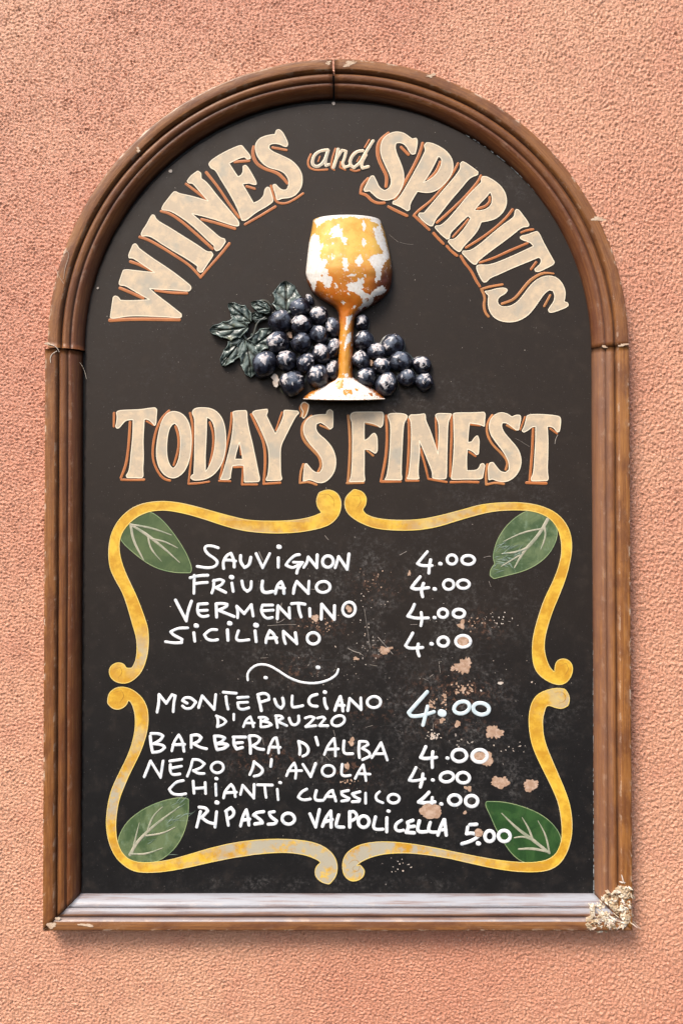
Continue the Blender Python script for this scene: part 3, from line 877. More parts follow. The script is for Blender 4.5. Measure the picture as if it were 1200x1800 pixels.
letter(c8, 'first T of TODAY\'S', [(88,150),(110,130),(200,125),(330,122),(440,105),(495,100),(515,120),(508,200),(505,270),(490,290),(460,250),(420,220),(382,220),(375,330),(368,470),(375,620),(365,760),(372,820),(355,840),(270,838),(200,838),(190,815),(205,795),(225,760),(240,620),(258,430),(265,300),(265,225),(190,228),(150,270),(120,310),(95,318),(80,300),(95,230),(95,180)],
       [([(65,155),(60,298)],24), ([(232,250),(215,500),(195,690),(138,840)],28), ([(140,858),(260,864),(378,860)],26), ([(405,242),(480,285)],20)])
letter(c8, 'O of TODAY\'S', [(620,160),(680,135),(760,150),(820,200),(860,280),(880,400),(875,550),(850,680),(800,780),(730,835),(670,845),(600,815),(540,740),(510,630),(510,520),(530,380),(565,240)],
       [([(642,132),(560,210),(500,350),(468,520),(472,660),(530,790),(590,855),(652,870)],26), ([(712,298),(745,400),(745,540),(693,705)],26)], [[(705,262),(740,300),(765,400),(765,520),(750,640),(715,720),(685,742),(650,710),(625,640),(615,540),(625,400),(645,320),(675,275)]])
letter(c8, 'D of TODAY\'S', [(888,140),(910,110),(960,98),(1080,103),(1160,150),(1218,241),(1241,368),(1241,518),(1218,644),(1172,736),(1115,805),(1040,850),(960,865),(900,865),(870,840),(880,815),(905,800),(912,650),(915,450),(915,260),(910,200),(892,170)],
       [([(865,155),(893,280),(893,450),(872,680),(848,900)],24), ([(848,905),(960,900),(1065,880)],24), ([(1072,255),(1110,370),(1110,530),(1068,720)],24)], [[(1040,200),(1080,215),(1120,280),(1135,400),(1125,540),(1095,660),(1050,750),(1025,775),(1025,600),(1035,400)]])
letter(c9, 'A of TODAY\'S', [(205,125),(240,115),(325,112),(335,135),(333,180),(350,280),(380,400),(410,540),(440,690),(453,745),(440,765),(380,768),(310,768),(312,720),(305,615),(250,612),(200,620),(185,690),(182,735),(165,745),(90,745),(110,700),(150,570),(185,430),(205,300),(212,200)],
       [([(193,135),(185,270),(140,480),(88,735)],20), ([(80,758),(180,762)],20), ([(215,632),(298,632)],20), ([(298,632),(290,792)],20), ([(290,792),(428,792)],20), ([(272,430),(278,518)],15)], [[(265,400),(240,480),(222,560),(295,560),(285,480)]])
letter(c9, 'Y of TODAY\'S', [(383,135),(400,115),(470,105),(520,100),(525,125),(510,155),(545,230),(595,330),(640,240),(672,160),(672,115),(690,108),(800,118),(810,135),(780,165),(740,240),(690,340),(640,440),(640,560),(642,700),(655,735),(645,752),(560,755),(510,755),(510,740),(530,700),(540,560),(530,450),(490,350),(440,240),(410,180)],
       [([(372,148),(430,270),(490,400),(505,560),(488,785)],24), ([(488,786),(638,775)],22), ([(655,130),(600,292)],17)])
letter(c9, 'apostrophe of TODAY\'S', [(870,35),(900,60),(895,100),(880,150),(855,185),(838,170),(850,120),(832,95),(828,60),(845,38)], [([(825,65),(815,100),(838,135),(825,168)],15)], ochre=True, mat=M_OCHRE)
letter(c9, 'S of TODAY\'S', [(1060,150),(1070,115),(1095,102),(1120,120),(1122,200),(1120,265),(1095,285),(1060,250),(1010,220),(970,235),(962,280),(990,330),(1060,385),(1120,460),(1150,550),(1145,650),(1100,730),(1040,775),(980,775),(940,755),(905,745),(850,762),(855,680),(865,605),(880,598),(905,630),(950,680),(1000,685),(1030,640),(1025,560),(980,490),(910,420),(865,350),(848,280),(870,210),(920,165),(990,150)],
       [([(925,158),(850,220),(832,300),(852,390),(930,470),(1000,540),(1015,620),(987,675)],[16,24,26,26,24,22]), ([(1005,250),(1085,283)],18), ([(850,605),(825,680),(820,775)],22), ([(820,778),(900,765),(970,793)],22)], ochre=True)
letter(c10, 'F of FINEST', [(90,125),(110,95),(150,85),(300,85),(430,85),(445,110),(440,180),(435,225),(410,250),(380,225),(330,205),(240,190),(238,300),(240,385),(280,370),(325,315),(350,308),(375,345),(378,430),(378,500),(355,522),(320,500),(290,480),(240,478),(240,600),(238,760),(248,795),(240,818),(150,820),(80,820),(105,770),(115,600),(118,400),(115,200),(100,165)],
       [([(70,125),(90,300),(90,560),(70,828)],28), ([(58,838),(232,832)],26), ([(258,202),(395,238)],20), ([(270,492),(335,545)],20)], ochre=True)
letter(c10, 'I of FINEST', [(485,125),(505,103),(570,98),(670,105),(695,130),(685,160),(655,200),(645,350),(635,550),(628,740),(638,780),(630,802),(540,800),(455,800),(480,765),(500,620),(515,450),(520,250),(510,180)],
       [([(472,125),(482,350),(470,560),(418,818)],28), ([(418,820),(622,820)],28)])
letter(c10, 'N of FINEST', [(708,140),(730,115),(800,115),(875,103),(885,120),(885,175),(940,290),(1018,535),(1028,350),(1028,200),(1000,150),(990,120),(1010,100),(1080,100),(1160,105),(1145,140),(1120,200),(1115,400),(1110,600),(1108,770),(1095,790),(1030,795),(960,780),(960,720),(920,620),(820,380),(825,500),(810,650),(808,760),(820,785),(800,795),(690,790),(715,740),(730,560),(740,350),(735,180)],
       [([(708,160),(715,350),(705,600),(682,808)],26), ([(684,812),(812,812)],26), ([(832,472),(880,640),(915,788)],24), ([(915,792),(1108,826)],24), ([(992,145),(1007,475)],22)])
letter(c11, 'E of FINEST', [(90,95),(110,85),(250,85),(385,80),(397,100),(390,160),(388,215),(340,195),(245,182),(235,260),(228,370),(265,365),(295,320),(320,303),(338,340),(335,420),(330,480),(310,488),(280,455),(225,430),(215,530),(220,640),(310,640),(340,610),(350,580),(375,570),(392,590),(380,650),(370,710),(340,722),(200,720),(80,725),(70,715),(90,560),(100,380),(95,200)],
       [([(70,110),(75,300),(65,500),(62,695)],24), ([(65,752),(200,748),(328,750)],24), ([(250,197),(345,207)],22), ([(243,460),(302,502)],18)])
letter(c11, 'S of FINEST', [(650,125),(700,105),(730,110),(738,140),(725,200),(715,250),(690,250),(650,215),(600,180),(560,180),(548,210),(570,270),(640,350),(710,430),(742,520),(735,610),(690,690),(620,740),(560,748),(500,735),(465,718),(430,730),(425,650),(425,600),(440,565),(470,560),(500,600),(540,650),(590,660),(625,630),(625,560),(580,470),(510,380),(450,300),(430,220),(445,150),(490,100),(550,80),(610,95)],
       [([(463,110),(415,180),(407,280),(460,390),(560,480),(613,560),(592,628)],24), ([(603,207),(688,250)],20), ([(415,580),(400,680),(407,770)],24), ([(407,772),(500,755),(572,768)],24)], ochre=True)
letter(c11, 'last T of FINEST', [(795,115),(830,100),(950,100),(1100,115),(1120,140),(1115,220),(1105,265),(1085,270),(1060,235),(1030,215),(990,215),(998,350),(995,500),(990,650),(1002,715),(990,735),(900,738),(840,738),(835,710),(860,670),(870,500),(880,350),(880,215),(840,220),(810,250),(765,272),(748,258),(770,220),(785,160)],
       [([(775,125),(733,245)],18), ([(855,238),(845,450),(822,735)],26), ([(792,757),(978,762)],28), ([(1018,237),(1082,283)],18)])

# ---- yellow scrolls
cA = (170, 860, 2.6667); cB = (590, 860, 2.6667); cC = (170, 1180, 2.6667); cD = (590, 1180, 2.6667)
def scroll(c, out, wornspots, label):
    P = rounded(crop(c, out), 3.0)
    b = MB(); b.fill(P, HB, HB + .9)
    # subdivide for the wear mask: add a fan of inner points is not needed, use outline values
    nb = len(b.v)
    b.ribbon(P, 1.5, HB + .8, .3, 1, True)
    ob = b.build('scroll', [M_SCROLL, M_SRIM], sign)
    v = np.array(b.v)
    z = np.zeros(len(v))
    for (x, y, r, a) in wornspots:
        z = np.maximum(z, a * np.exp(-(((v[:, 0] - x) ** 2 + (v[:, 1] - y) ** 2) / r ** 2)))
    at = ob.data.attributes.new('worn', 'FLOAT', 'POINT'); at.data.foreach_set('value', z.astype(np.float32))
    ob['label'] = label
    return ob
scroll(cA, [(1085,0),(1125,15),(1145,50),(1145,90),(1130,130),(1095,165),(1040,185),(960,200),(860,207),(760,203),(680,193),(600,172),(520,145),(440,120),(360,102),(300,97),(240,105),(185,130),(140,170),(112,215),(104,260),(108,310),(125,370),(155,435),(190,510),(220,590),(240,650),(244,710),(238,780),(215,850),(180,890),(140,912),(95,908),(65,885),(56,850),(70,825),(100,812),(128,820),(138,840),(165,840),(182,810),(190,760),(188,700),(170,640),(150,570),(125,490),(90,430),(65,380),(55,320),(58,250),(75,190),(110,135),(160,90),(220,65),(300,55),(380,62),(460,80),(540,103),(620,125),(700,145),(780,150),(860,150),(940,145),(1010,130),(1055,110),(1035,85),(1028,50),(1042,15)],
       [(470, 925, 70, .6), (245, 1150, 35, .8)], 'yellow scroll at upper left')
scroll(cB, [(85,0),(125,10),(145,40),(140,75),(125,95),(140,120),(200,140),(300,147),(400,143),(500,122),(600,95),(680,72),(770,63),(860,62),(940,72),(1010,97),(1060,135),(1095,190),(1108,260),(1100,330),(1080,410),(1050,490),(1015,570),(990,650),(975,720),(980,780),(1000,835),(1025,860),(1028,820),(1045,798),(1080,795),(1108,820),(1110,860),(1090,900),(1055,920),(1010,910),(960,880),(930,840),(920,780),(922,700),(945,610),(975,520),(1010,450),(1040,380),(1058,310),(1058,250),(1045,190),(1010,140),(960,112),(900,98),(820,97),(740,102),(660,120),(560,150),(470,178),(380,192),(270,193),(180,183),(110,155),(60,120),(40,80),(45,35)],
       [(780, 915, 70, .6), (870, 890, 60, .4)], 'yellow scroll at upper right')
scroll(cC, [(120,73),(165,85),(210,120),(238,170),(243,240),(230,310),(205,380),(175,440),(150,490),(125,550),(105,600),(92,670),(88,740),(95,800),(115,850),(150,885),(200,900),(270,898),(350,885),(430,862),(520,835),(620,810),(720,795),(820,788),(920,790),(1000,800),(1060,820),(1105,855),(1128,900),(1125,960),(1090,1000),(1050,990),(1022,960),(1025,920),(1050,898),(1035,885),(980,862),(900,850),(820,852),(740,860),(640,875),(540,895),(440,918),(340,938),(250,946),(180,942),(130,915),(85,870),(55,800),(43,720),(50,640),(65,570),(85,520),(115,460),(145,400),(170,330),(182,260),(180,200),(165,150),(148,135),(140,160),(110,180),(75,178),(50,150),(55,105),(85,80)],
       [(540, 1500, 110, 1.6), (400, 1505, 70, .9), (205, 1400, 60, 1.0), (235, 1300, 40, .6)], 'yellow scroll at lower left, paint worn grey towards the middle')
scroll(cD, [(1030,78),(1075,85),(1097,120),(1090,160),(1060,178),(1025,170),(1000,160),(985,165),(968,220),(970,290),(985,350),(1010,410),(1040,480),(1070,550),(1095,620),(1108,700),(1105,780),(1085,850),(1050,905),(1000,935),(930,943),(840,940),(740,925),(640,903),(540,880),(440,862),(340,852),(240,855),(170,870),(115,895),(95,915),(115,910),(135,935),(130,965),(100,985),(65,985),(35,955),(30,900),(45,860),(80,830),(130,810),(200,800),(290,803),(380,815),(470,830),(560,850),(650,868),(740,885),(840,897),(930,900),(1000,885),(1040,850),(1060,790),(1060,720),(1045,620),(1015,550),(985,490),(950,420),(920,350),(905,270),(905,200),(920,140),(955,100)],
       [(650, 1500, 95, 1.5), (770, 1505, 70, .9), (985, 1225, 35, .9)], 'yellow scroll at lower right')

# ---- painted leaves in the corners
def leaf(c, out, veins, mat, label):
    P = rounded(crop(c, out), 2.0)
    b = MB(); b.fill(P, HB, HB + .5); b.ribbon(P, 1.4, HB + .42, .25, 1, True)
    ob = b.build('leaf', [mat, M_GRIM], sign); ob['label'] = label
    for k, (pts, w) in enumerate(veins):
        v = MB(); v.stroke(crop(c, pts), [x / c[2] for x in w], HB + .5 + .06 * k, .35)
        v.build('vein', M_VEIN, ob, True)
leaf(cA, [(240,100),(290,128),(340,180),(390,250),(425,310),(447,370),(440,392),(370,392),(300,378),(240,350),(180,305),(130,260),(108,230),(105,190),(150,130),(190,105)],
     [([(158,165),(240,215),(330,290),(388,343)],[10,14,10,4]), ([(160,170),(170,240),(220,332)],[12,12,5]), ([(240,222),(252,280),(303,338)],[8,8,3]), ([(160,165),(260,182),(350,215)],[8,10,4]), ([(255,232),(320,245),(380,276)],[8,8,3])], M_GRA, 'olive green leaf at upper left')
leaf(cB, [(905,96),(970,108),(1018,140),(1040,190),(1034,240),(1003,300),(950,350),(880,385),(800,405),(740,420),(722,405),(725,375),(745,350),(735,320),(745,270),(765,220),(800,170),(850,125)],
     [([(992,142),(960,200),(920,250),(880,290),(837,368)],[16,14,16,12,5]), ([(968,185),(880,200),(785,245)],[8,8,3]), ([(978,175),(985,220),(960,283)],[9,9,4]), ([(895,275),(850,295),(778,302)],[10,9,4]), ([(860,310),(820,335),(775,362)],[7,7,4])], M_GRB, 'leaf at upper right with scraped pale tip')
leaf(cC, [(430,600),(430,680),(410,760),(370,830),(300,890),(220,908),(150,890),(105,845),(98,790),(125,730),(170,680),(240,635),(320,605),(390,592)],
     [([(155,862),(190,800),(240,750),(300,700),(388,636)],[14,14,12,9,4]), ([(168,850),(182,780),(200,712)],[10,8,3]), ([(240,742),(262,680),(308,637)],[9,8,3]), ([(162,858),(230,860),(308,830)],[8,9,3]), ([(232,772),(310,762),(368,732)],[8,8,3])], M_GRB, 'leaf at lower left with bluish streaks')
leaf(cD, [(705,612),(780,612),(860,630),(940,660),(1000,700),(1043,750),(1060,800),(1045,850),(1003,890),(940,906),(880,900),(830,865),(790,810),(750,740),(725,680),(700,630)],
     [([(1000,853),(920,790),(850,740),(777,667)],[12,16,12,4]), ([(1000,850),(985,770),(947,702)],[9,8,3]), ([(922,790),(905,740),(873,687)],[10,9,3]), ([(998,850),(930,832),(857,835)],[8,13,8]), ([(925,795),(880,775),(837,782)],[9,9,6])], M_GRC, 'deep green leaf at lower right partly under the 5.00')

def scrape(leaf_ob, c, spots, mat, n, seed):
    rr = random.Random(seed); b = MB()
    for i in range(n):
        x, y, l, a = rr.choice(spots)
        x += rr.uniform(-22, 22); y += rr.uniform(-22, 22); a += rr.uniform(-.5, .5); L = l * rr.uniform(.4, 1.1)
        p = [(x, y), (x + L * .5 * math.cos(a) + rr.uniform(-3, 3), y + L * .5 * math.sin(a) + rr.uniform(-3, 3)), (x + L * math.cos(a), y + L * math.sin(a))]
        b.stroke(crop(c, p), [.4, rr.uniform(.5, 2.4), .3], HB + .55 + .01 * i, .2)
    ob = b.build('scraped_paint', mat, leaf_ob, True); ob['kind'] = 'stuff'
M_TEAL = mat_paint('scraped_teal', (0.14, 0.20, 0.15), (0.26, 0.33, 0.26), 120, rough=.6)
LV = [o for o in sign.children if o.name.startswith('leaf')]
scrape(LV[1], cB, [(765, 290, 60, -.5), (760, 340, 70, -.2), (790, 300, 60, -.7), (745, 385, 50, -.3), (800, 330, 50, .6), (840, 300, 60, -.6)], M_TEAL, 44, 3)
scrape(LV[2], cC, [(380, 690, 70, -.35), (340, 720, 70, -.35), (370, 640, 70, -.6), (250, 800, 60, -.4)], M_TEAL, 18, 4)
b = MB(); b.stroke(crop(cC, [(372, 716), (420, 690), (462, 655)]), [.4, .9, .3], HB + .1, .25); b.stroke(crop(cC, [(330, 864), (350, 860), (380, 862)]), [.4, .9, .3], HB + .1, .25)
ob = b.build('scraped_paint', M_TEAL, LV[2], True); ob['kind'] = 'stuff'
# curled brush line inside the scroll ends
M_CURL = mat_paint('scroll_line', (0.40, 0.19, 0.02), (0.50, 0.26, 0.03), 60, rough=.5)
SCR = [o for o in sign.children if o.name.startswith('scroll')]
for so_, c, pts in [(SCR[3], cD, [(60, 905), (80, 885), (105, 888), (115, 915), (105, 940), (85, 940), (78, 925), (88, 915)]), (SCR[3], cD, [(1030, 100), (1060, 95), (1080, 120), (1070, 145), (1045, 150)]),
                    (SCR[0], cA, [(1045, 25), (1085, 20), (1115, 50), (1110, 85)]), (SCR[1], cB, [(75, 30), (110, 30), (120, 60), (100, 85)]), (SCR[1], cB, [(1050, 830), (1080, 815), (1092, 845), (1075, 870)]),
                    (SCR[2], cC, [(80, 100), (115, 90), (130, 115), (110, 145)]), (SCR[0], cA, [(80, 845), (110, 835), (122, 860), (100, 885)])]:
    b = MB(); b.stroke(crop(c, pts), [.5, 1.1, .5], HB + .85, .2); b.build('brush_line', M_CURL, so_, True)

# ---- handwriting in white marker
h1 = (280, 945, 6); h2 = (440, 945, 6); h3 = (690, 950, 6); h4 = (240, 1200, 5.4545); h5 = (440, 1200, 4.615)
h6 = (690, 1190, 4.615); h7 = (280, 1340, 4.2857); h8 = (520, 1340, 4.2857); h9 = (720, 1340, 5.4545)
def E(cx, cy, rx, ry, rot=0, n=14):
    r = math.radians(rot)
    return ('o', [(cx + rx * math.cos(a) * math.cos(r) - ry * math.sin(a) * math.sin(r), cy + rx * math.cos(a) * math.sin(r) + ry * math.sin(a) * math.cos(r)) for a in [2 * math.pi * i / n for i in range(n)]])
def hand(text, groups, name='handwritten_word', mat=None, base=.1):
    wk = 1.15 if name == 'handwritten_price' else 1.07
    b = MB(); k = 0
    for c, w, strokes in groups:
        for s_ in strokes:
            ww = wk * w / c[2] * random.uniform(.94, 1.05)
            if isinstance(s_, tuple) and s_[0] == 'o':
                b.stroke(jitter(crop(c, s_[1]), .18), ww, HB + base + .045 * (k % 9), .55, closed=True)
            elif isinstance(s_, tuple) and s_[0] == 'd':
                x, y, r = s_[1]
                b.stroke(crop(c, [(x - r * .25, y), (x + r * .25, y + r * .15)]), 2 * r / c[2], HB + base + .045 * (k % 9), .6)
            else:
                b.stroke(jitter(crop(c, s_), .15), ww, HB + base + .045 * (k % 9), .55, wob=.07)
            k += 1
    ob = b.build(name, mat or M_WHITE, sign, True)
    ob['label'] = 'handwritten ' + text
    return ob
d_ = lambda x, y, r: ('d', (x, y, r))
hand('word SAUVIGNON', [(h1, 30, [[(620,110),(560,88),(490,88),(475,120),(510,175),(590,225),(618,262),(595,305),(520,325),(400,305)],
    [(680,325),(672,260),(710,190),(755,168),(790,240),(790,310)], [(690,240),(745,240),(805,250)], [(858,190),(855,260),(900,318),(950,290),(965,210)], [(1020,170),(1090,320),(1165,170)]]),
    (h2, 30, [[(295,215),(295,315)], d_(302,98,24), [(515,182),(470,185),(400,250),(375,290),(430,320),(470,315),(550,265),(455,262)], [(550,265),(500,330),(490,375)],
    [(565,315),(600,260),(610,205)], [(610,205),(700,318)], [(700,318),(705,185)], E(818,255,58,62,10), [(895,318),(915,260),(930,200)], [(930,200),(1020,335)], [(1022,335),(1040,175)]])])
hand('word FRIULANO', [(h1, 30, [[(370,400),(365,590)], [(325,425),(420,402),(510,400)], [(370,490),(440,478),(505,475)], [(575,450),(575,530),(555,585)], [(570,460),(640,440),(680,462),(660,500),(595,530)], [(600,530),(700,580)],
    [(765,480),(780,570)], d_(762,418,24), [(870,460),(885,540),(930,570),(970,540),(970,465)], [(1090,460),(1080,540),(1110,585),(1190,570)]]),
    (h2, 30, [[(130,460),(115,530),(130,580),(190,585),(245,570)], [(265,590),(285,500),(325,468),(350,520),(355,590)], [(285,530),(360,535)], [(455,590),(465,520),(490,465)], [(490,465),(610,590)], [(612,590),(618,462)], E(768,523,74,60,-5)])])
hand('word VERMENTINO', [(h1, 30, [[(170,660),(285,880)], [(285,880),(300,780),(340,672)], [(505,700),(410,705),(400,770),(420,820),(460,840),(515,828)], [(410,775),(505,768)], [(600,700),(605,840)], [(600,700),(660,695),(715,705),(715,730),(620,770)], [(625,770),(790,835)],
    [(825,845),(830,780),(815,725)], [(815,725),(895,805)], [(895,805),(970,710)], [(970,710),(990,830)], ]),
    (h2, 30, [[(235,715),(130,715),(112,770),(140,830),(180,858),(230,845)], [(125,775),(240,768)], [(285,855),(290,720)], [(290,720),(415,850)], [(415,850),(410,740)], [(435,700),(500,692),(575,705)], [(505,700),(515,780),(535,840)], [(625,750),(630,830)],
    [(748,860),(752,705)], [(752,705),(885,865)], [(885,865),(888,720)], E(1040,758,68,78,10)])])
hand('word SICILIANO', [(h1, 30, [[(300,955),(200,955),(120,995),(150,1030),(240,1075),(235,1110),(160,1115),(65,1100)], [(365,1005),(375,1095)], d_(390,930,24), [(605,975),(540,970),(475,1025),(500,1075),(560,1090),(615,1080)], [(718,975),(725,1085)], d_(742,905,24),
    [(835,985),(808,1060),(830,1095),(945,1080)], [(1010,985),(1022,1100)], d_(1020,925,26)]),
    (h2, 30, [[(165,1110),(170,1060),(205,985),(250,1020),(280,1110)], [(175,1065),(275,1060)], [(370,1120),(350,1060),(348,990)], [(348,990),(490,1120)], [(490,1120),(475,1005)], E(664,1065,66,62,10)])])
def four(c, w, stem, cross, extra=()):
    return (c, w, [stem, cross] + list(extra))
hand('price 4.00 beside SAUVIGNON', [(h3, 29, [[(365,120),(320,175),(262,245),(300,270),(415,268)], [(400,205),(385,280),(382,345)], d_(502,246,20), E(624,203,52,50), E(795,208,68,48)])], 'handwritten_price')
hand('price 4.00 beside FRIULANO', [(h3, 29, [[(290,385),(245,440),(198,500),(240,520),(380,500)], [(325,455),(300,530),(315,595)], d_(443,513,20), E(590,468,56,52), E(745,463,64,46)])], 'handwritten_price')
hand('price 4.00 beside VERMENTINO', [(h3, 29, [[(230,675),(205,735),(160,800),(240,825),(375,820)], [(300,760),(310,830),(298,900)], d_(441,815,18), E(530,770,50,46), E(698,772,62,44)])], 'handwritten_price')
hand('price 4.00 beside SICILIANO', [(h3, 29, [[(212,980),(180,1040),(135,1110),(170,1145),(315,1132)], [(270,1095),(258,1160),(280,1220)], d_(409,1092,20), E(533,1070,56,50), E(742,1066,80,64)])], 'handwritten_price')
b = MB(); b.stroke(crop(cA, [(708,895),(705,860),(745,822),(800,822),(850,850),(900,885),(960,908),(1030,912),(1090,895),(1125,870),(1132,845)]), 4.2, HB + .1, .55)
b.stroke(crop(cA, [(789,884),(794,885)]), 6, HB + .1, .6); b.stroke(crop(cA, [(1034,836),(1040,837)]), 6.5, HB + .1, .6)
ob = b.build('handwritten_flourish', M_WHITE, sign, True); ob['label'] = 'white wavy flourish with two dots between the lists'
hand('word MONTEPULCIANO', [(h4, 26, [[(197,285),(215,200),(215,115)], [(215,115),(285,200)], [(285,200),(340,118),(372,130),(358,200),(352,280)], [(440,225),(470,255),(530,250),(568,190),(520,145),(460,145),(440,175),(485,200)], [(597,240),(615,180),(630,130)], [(630,130),(745,260)], [(745,260),(760,115)],
    [(832,95),(955,105)], [(858,135),(865,200),(878,255)], [(1070,140),(970,148)], [(1065,190),(970,195),(975,250),(1020,262),(1075,245)]]),
    (h5, 23, [[(65,118),(80,180),(90,228)], [(60,100),(110,85),(150,105),(150,140),(85,160)], [(197,135),(215,190),(250,210),(275,180),(262,128)], [(340,110),(335,190),(350,205),(425,190)], [(540,98),(490,110),(468,150),(490,190),(540,195)], [(600,130),(605,180),(622,212)], d_(604,78,15),
    [(685,225),(705,170),(730,115),(745,170),(750,232)], [(700,185),(760,188)], [(790,228),(805,130)], [(805,130),(898,220)], [(898,220),(895,125)], E(1002,160,56,46,-5)])])
hand('word D\'ABRUZZO', [(h4, 24, [[(775,335),(785,380),(775,425)], [(765,322),(830,345),(858,375),(835,405),(780,425)], [(932,305),(932,360)], [(1025,425),(1050,360),(1090,330),(1110,380),(1120,425)], [(1045,390),(1130,390)]]),
    (h5, 21, [[(85,305),(85,355)], [(70,285),(120,282),(140,300),(95,318)], [(95,318),(155,325),(170,345),(130,362),(85,362)], [(210,290),(220,365)], [(205,272),(250,270),(262,290),(220,315)], [(225,318),(295,352)], [(315,290),(330,335),(360,350),(395,325),(392,272)], [(445,290),(490,275),(520,290),(490,325),(450,358)], [(450,360),(530,352)],
    [(545,290),(590,278),(605,295),(580,325),(560,350)], [(565,352),(628,352)], E(712,312,56,40,-25)])])
hand('price 4.00 beside MONTEPULCIANO', [(h6, 27, [[(280,122),(210,200),(130,290),(150,325),(240,315),(335,285)], [(283,240),(265,320),(245,392)], ('d', (400,293,30)), E(560,250,66,48,-20), E(717,260,66,48,10)])], 'handwritten_price', M_WBLUE)
hand('word BARBERA', [(h4, 27, [[(132,515),(140,600),(152,660)], [(140,490),(215,490),(255,515),(230,555),(165,590)], [(165,590),(255,600),(270,625),(230,665),(155,672)], [(340,655),(360,570),(405,505),(440,560),(455,660)], [(350,600),(460,595)], [(525,625),(525,510)], [(525,510),(590,500),(620,530),(600,565),(545,590)], [(550,590),(610,625),(670,638)],
    [(748,520),(755,590),(770,640)], [(745,515),(810,515),(845,535),(820,570),(765,590)], [(765,590),(860,590),(875,605),(840,635),(775,645)], [(935,525),(930,590),(960,640),(1015,625)], [(925,525),(1045,525)], [(935,585),(1015,578)], [(1080,525),(1092,600),(1092,680)], ]),
    (h5, 22, [[(-8,435),(45,430),(80,455),(65,490),(20,515)], [(20,515),(60,540),(108,545)], [(145,572),(160,510),(190,452),(210,450),(225,510),(230,572)], [(155,525),(242,528)]])])
hand('word D\'ALBA', [(h5, 22, [[(390,480),(405,540),(400,585)], [(390,478),(450,500),(475,545),(460,585),(425,600)], [(530,445),(548,508)],
    [(600,585),(630,510),(680,455),(690,520),(690,598)], [(625,545),(712,540)], [(760,475),(752,560),(770,582),(830,580)], [(885,480),(878,550),(885,610)], [(890,480),(945,480),(955,505),(905,535)], [(905,535),(965,565),(970,600),(910,628)], [(985,610),(1030,540),(1060,490)], [(1060,490),(1085,560),(1110,630)], [(1010,580),(1090,580)]])])
hand('price 4.00 beside BARBERA', [(h6, 24, [[(268,568),(245,620),(225,655),(260,668),(355,655)], [(325,610),(318,680),(322,738)], ('d', (444,660,14)), E(540,640,60,50), E(705,643,62,52)])], 'handwritten_price')
hand('word NERO', [(h4, 25, [[(75,905),(110,820),(135,755)], [(135,755),(230,910)], [(230,910),(255,755)], [(320,755),(432,738)], [(325,790),(322,850),(345,890),(415,880)], [(325,825),(430,805)], [(488,898),(520,820),(535,755)], [(540,740),(600,740),(650,780),(620,820),(550,845)], [(545,845),(590,875),(650,875)], E(775,817,60,52,-5),
    ])])
hand('word D\'AVOLA', [(h5, 21, [[(30,642),(20,700),(-5,748)], [(30,645),(90,690),(105,720),(75,755),(30,762)], [(172,625),(165,682)], [(293,758),(320,700),(355,655),(375,700),(365,778)], [(305,718),(415,718)], [(425,665),(490,765)], [(490,765),(530,660)], E(632,718,52,46), [(745,665),(735,745),(760,762),(810,755)], [(850,780),(880,720),(915,670)], [(915,670),(930,740),(938,798)], [(880,742),(970,745)]])])
hand('price 4.00 beside NERO', [(h6, 23, [[(190,738),(165,790),(135,840),(170,848),(262,830)], [(245,790),(240,840),(225,895)], ('d', (325,838,14)), E(440,815,56,40,-8), E(572,820,52,44,8)])], 'handwritten_price')
hand('word CHIANTI', [(h7, 20, [[(180,140),(125,150),(75,205),(95,240),(150,250),(200,240)], [(255,145),(262,235)], [(345,155),(350,238)], [(262,200),(345,195)], [(425,165),(428,252)], ('d', (430,125,13)), [(485,270),(495,220),(540,170),(565,200),(572,262)], [(500,232),(580,228)], [(612,245),(628,175)], [(628,175),(712,272)], [(712,272),(715,170)], [(740,172),(850,175)], [(795,182),(800,240),(805,268)], [(888,205),(895,285)], ('d', (910,155,12))])])
hand('word CLASSICO', [(h8, 20, [[(82,205),(40,225),(18,265),(50,290),(110,280)], [(155,215),(140,270),(155,292),(205,290)], [(215,280),(250,225),(275,215),(290,260),(300,295)], [(228,262),(295,262)], [(395,215),(345,225),(345,250),(400,275),(395,290),(345,295)], [(482,225),(425,240),(440,262),(480,280),(475,298),(425,300)], [(525,235),(525,310)], [(630,225),(600,250),(605,290),(655,308)], E(735,277,44,34)])])
hand('price 4.00 beside CHIANTI', [(h9, 28, [[(185,290),(140,340),(85,385),(140,395),(240,385)], [(215,340),(210,400)], ('d', (302,402,17)), E(430,365,60,50), E(593,375,60,54)])], 'handwritten_price')
hand('word RIPASSO', [(h7, 23, [[(310,375),(295,440),(282,490)], [(300,342),(350,345),(365,370),(320,420)], [(322,422),(365,455),(410,465)], [(432,375),(420,490)], ('d', (434,305,16)), [(505,380),(512,430),(520,478)], [(500,372),(540,345),(565,375),(555,410),(520,428)], [(612,482),(630,410),(655,362),(668,410),(675,475)], [(625,440),(680,432)], [(785,375),(735,380),(710,400),(770,440),(775,460),(720,468)], [(865,375),(830,380),(835,410),(885,445),(875,468),(820,470)], E(972,428,48,42,8)])])
